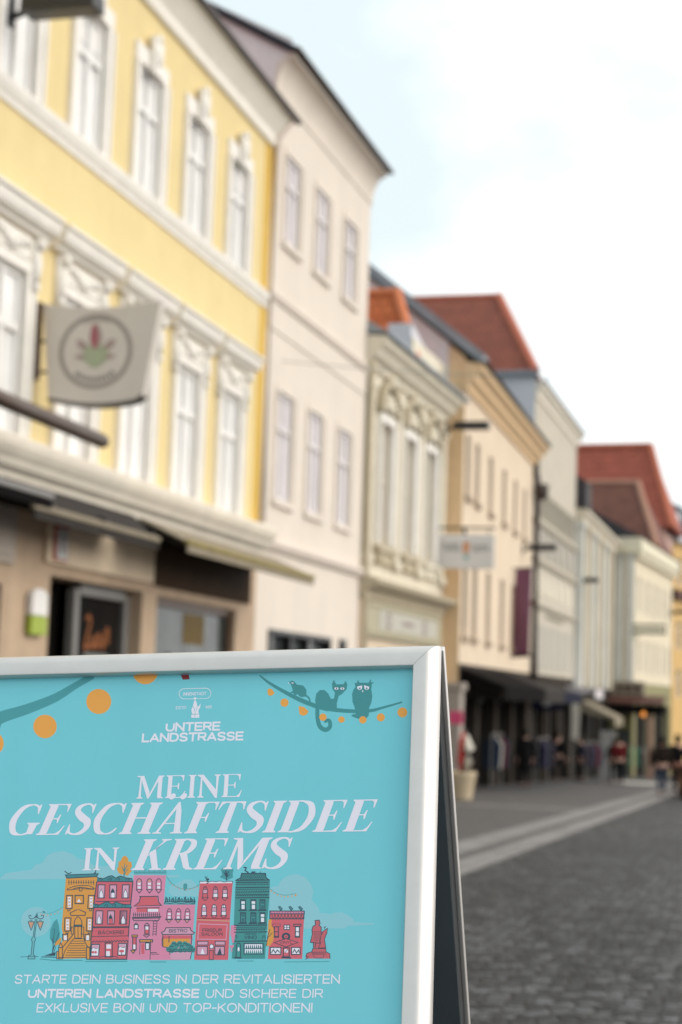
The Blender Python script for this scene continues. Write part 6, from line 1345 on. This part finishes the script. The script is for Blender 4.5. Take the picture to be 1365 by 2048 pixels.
for q in range(8): k.poly('dgreen', [(184 + q * 18, 910), (186 + q * 18, 892), (190 + q * 18, 876), (195 + q * 18, 892), (197 + q * 18, 910)], 5); k.poly('green', [(184 + q * 18, 952), (187 + q * 18, 934), (191 + q * 18, 920), (195 + q * 18, 934), (198 + q * 18, 952)], 5)
k.line('line', [(176, 913), (332, 912)], 6, 5); k.line('line', [(100, 985), (102, 890), (110, 868), (122, 862), (136, 872), (140, 890), (140, 985)], 8); k.circ('white', 122, 918, 9, 4, 18); k.line('line', [(85, 992), (146, 994)], 14); k.line('line', [(92, 810), (100, 790), (108, 812), (100, 825)], 5); k.line('line', [(330, 825), (340, 800), (352, 800), (358, 825)], 6)
k.done('printed_house'); ptext('KREMSER', 'printed_lettering', 489.8, 1870.0, 513.2, 1869.9, 3.4, 'line', .02, 7); ptext('VINO', 'printed_lettering', 489.0, 1878.4, 514.2, 1878.2, 7.0, 'line', .02, 7)
k = Art(450, 1690, 4.4032)                                    # red record shop
k.poly('amber', [(385, 665), (400, 648), (415, 660), (410, 700), (430, 740), (438, 790), (425, 850), (400, 885), (365, 890), (378, 800)], 3); k.line('line', [(365, 890), (380, 800), (398, 745)], 6, 4); k.line('line', [(378, 820), (420, 770)], 5, 4)
k.poly('red', [(400, 655), (698, 655), (690, 800), (682, 1002), (380, 1004), (395, 800)], 2); k.box('pink', 398, 582, 700, 606, 9); k.box('red', 398, 606, 696, 650, 9)
for q in range(10): x = 415 + q * 29; k.line('line', [(x, 612), (x + 4, 638), (x + 14, 646), (x + 22, 636), (x + 24, 612)], 5)
for q in range(12): k.circ('line', 412 + q * 24, 594, 3.5, 4, n=8)
for x in (490, 582, 668): k.poly('dteal', [(x - 18, 545), (x - 4, 540), (x + 18, 562), (x + 8, 578), (x - 4, 574)], 3); k.line('line', [(x - 18, 545), (x - 4, 540), (x + 18, 562), (x + 4, 578), (x - 10, 560)], 5, closed=True)
for x in (455, 640): k.box('red', x - 32, 698, x + 32, 716, 8); k.box('white', x - 18, 720, x + 18, 806, 9); k.line('line', [(x - 14, 764), (x + 14, 764)], 7, 4); k.line('line', [(x - 24, 812), (x + 24, 812)], 9)
k.box('white', 522, 705, 572, 745, 8); k.line('line', [(547, 705), (547, 745)], 6, 4); k.line('line', [(522, 725), (572, 725)], 5, 4)
k.circ('line', 540, 806, 38, 3, 34); k.circ('red', 540, 806, 18, 4, 16); k.circ('line', 540, 806, 6, 5)
k.poly('red', [(435, 860), (540, 826), (645, 858), (540, 896)], 4); k.line('line', [(435, 860), (540, 824), (645, 858), (540, 898)], 8, 5, closed=True)
for x0, x1 in ((402, 494), (588, 664)): k.box('white', x0, 902, x1, 964, 9); k.line('line', [(x0 + 10, 950), (x0 + 26, 920), (x0 + 44, 950), (x0 + 62, 925), (x1 - 8, 948)], 8, 4)
k.box('red', 516, 906, 568, 984, 9); k.rect('white', 526, 918, 558, 948, 4); k.line('line', [(530, 948), (556, 918)], 5, 5); k.line('line', [(500, 990), (584, 994)], 14)
k.done('printed_house'); ptext('VINYL', 'printed_lettering', 559.6, 1887.8, 586.0, 1887.4, 5.6, 'line', .015, 7)
k = Art(450, 1690, 4.4032)                                    # small monument
k.poly('coral', [(795, 665), (832, 662), (840, 690), (830, 705), (850, 725), (848, 760), (870, 760), (895, 735), (908, 735), (902, 775), (880, 815), (890, 910), (830, 905), (800, 910), (780, 905), (785, 860), (755, 858), (770, 800), (765, 760), (775, 715), (800, 705)], 2)
k.line('line', [(800, 705), (795, 665), (832, 662), (840, 690), (830, 705), (850, 725), (848, 800), (835, 865), (755, 858), (772, 780), (768, 745), (778, 715), (800, 705)], 7); k.line('line', [(850, 790), (870, 758), (905, 733), (900, 775), (878, 830), (890, 905), (825, 908), (850, 850)], 6); k.line('line', [(800, 865), (795, 905)], 7); k.line('line', [(782, 865), (780, 905)], 7); k.line('line', [(875, 720), (880, 735), (888, 716)], 6); k.line('line', [(780, 765), (845, 765)], 5)
for q in range(5): k.line('line', [(790 + q * 11, 775), (784 + q * 12, 850)], 3)
k.poly('coral', [(775, 912), (890, 912), (892, 940), (925, 955), (928, 1000), (715, 1000), (720, 955), (768, 940)], 2); k.line('line', [(775, 912), (890, 912), (892, 940), (925, 958), (928, 1002)], 6); k.line('line', [(775, 912), (768, 940), (722, 955), (715, 985), (735, 985), (712, 1008)], 7); k.line('line', [(770, 945), (888, 942), (886, 962), (772, 962)], 4, closed=True)
for q in range(8): k.line('line', [(778 + q * 13, 960), (783 + q * 13, 946)], 4)
k.line('line', [(776, 968), (800, 994), (860, 994), (872, 968)], 4, smooth=True); k.done('printed_statue')
# garland on the wine shop and between the roofs, orange tree
k = Art(450, 1690, 4.4032); k.line('teal', [(400, 384), (440, 418), (500, 438), (560, 440), (625, 428)], 4, 2, smooth=True)
for x, y in ((408, 404), (435, 424), (465, 440), (497, 450), (527, 455), (557, 455), (592, 450), (624, 442)): k.circ('orange', x, y, 6 if x < 620 else 9, 3, n=10)
k.done('printed_garland')
k = Art(300, 1690, 6.825); k.line('teal', [(225, 415), (270, 490), (350, 560), (440, 595), (530, 600), (610, 578), (680, 540)], 7, 2, smooth=True)
for x, y in ((275, 515), (315, 548), (358, 572), (400, 592), (447, 602), (497, 612), (548, 605), (598, 592), (648, 572)): k.circ('peach', x, y, 9, 3, n=10)
k.poly('teal', [(460, 540), (470, 525), (500, 525), (512, 540), (510, 590), (500, 625), (470, 622), (458, 585)], 2); k.done('printed_garland')
k = Art(30, 1690, 4.2656)
k.poly('amber', [(920, 100), (945, 92), (965, 110), (970, 140), (995, 145), (1000, 185), (985, 205), (998, 225), (975, 245), (965, 265), (935, 250), (905, 252), (885, 235), (872, 205), (885, 180), (885, 145), (905, 135)], 3)
for a, b in (((932, 270), (935, 190)), ((935, 230), (912, 180)), ((935, 225), (960, 170)), ((935, 250), (965, 205)), ((934, 210), (940, 155))): k.line('dteal', [a, b], [9, 4], 4)
k.done('printed_tree')
bpy.context.view_layer.update()
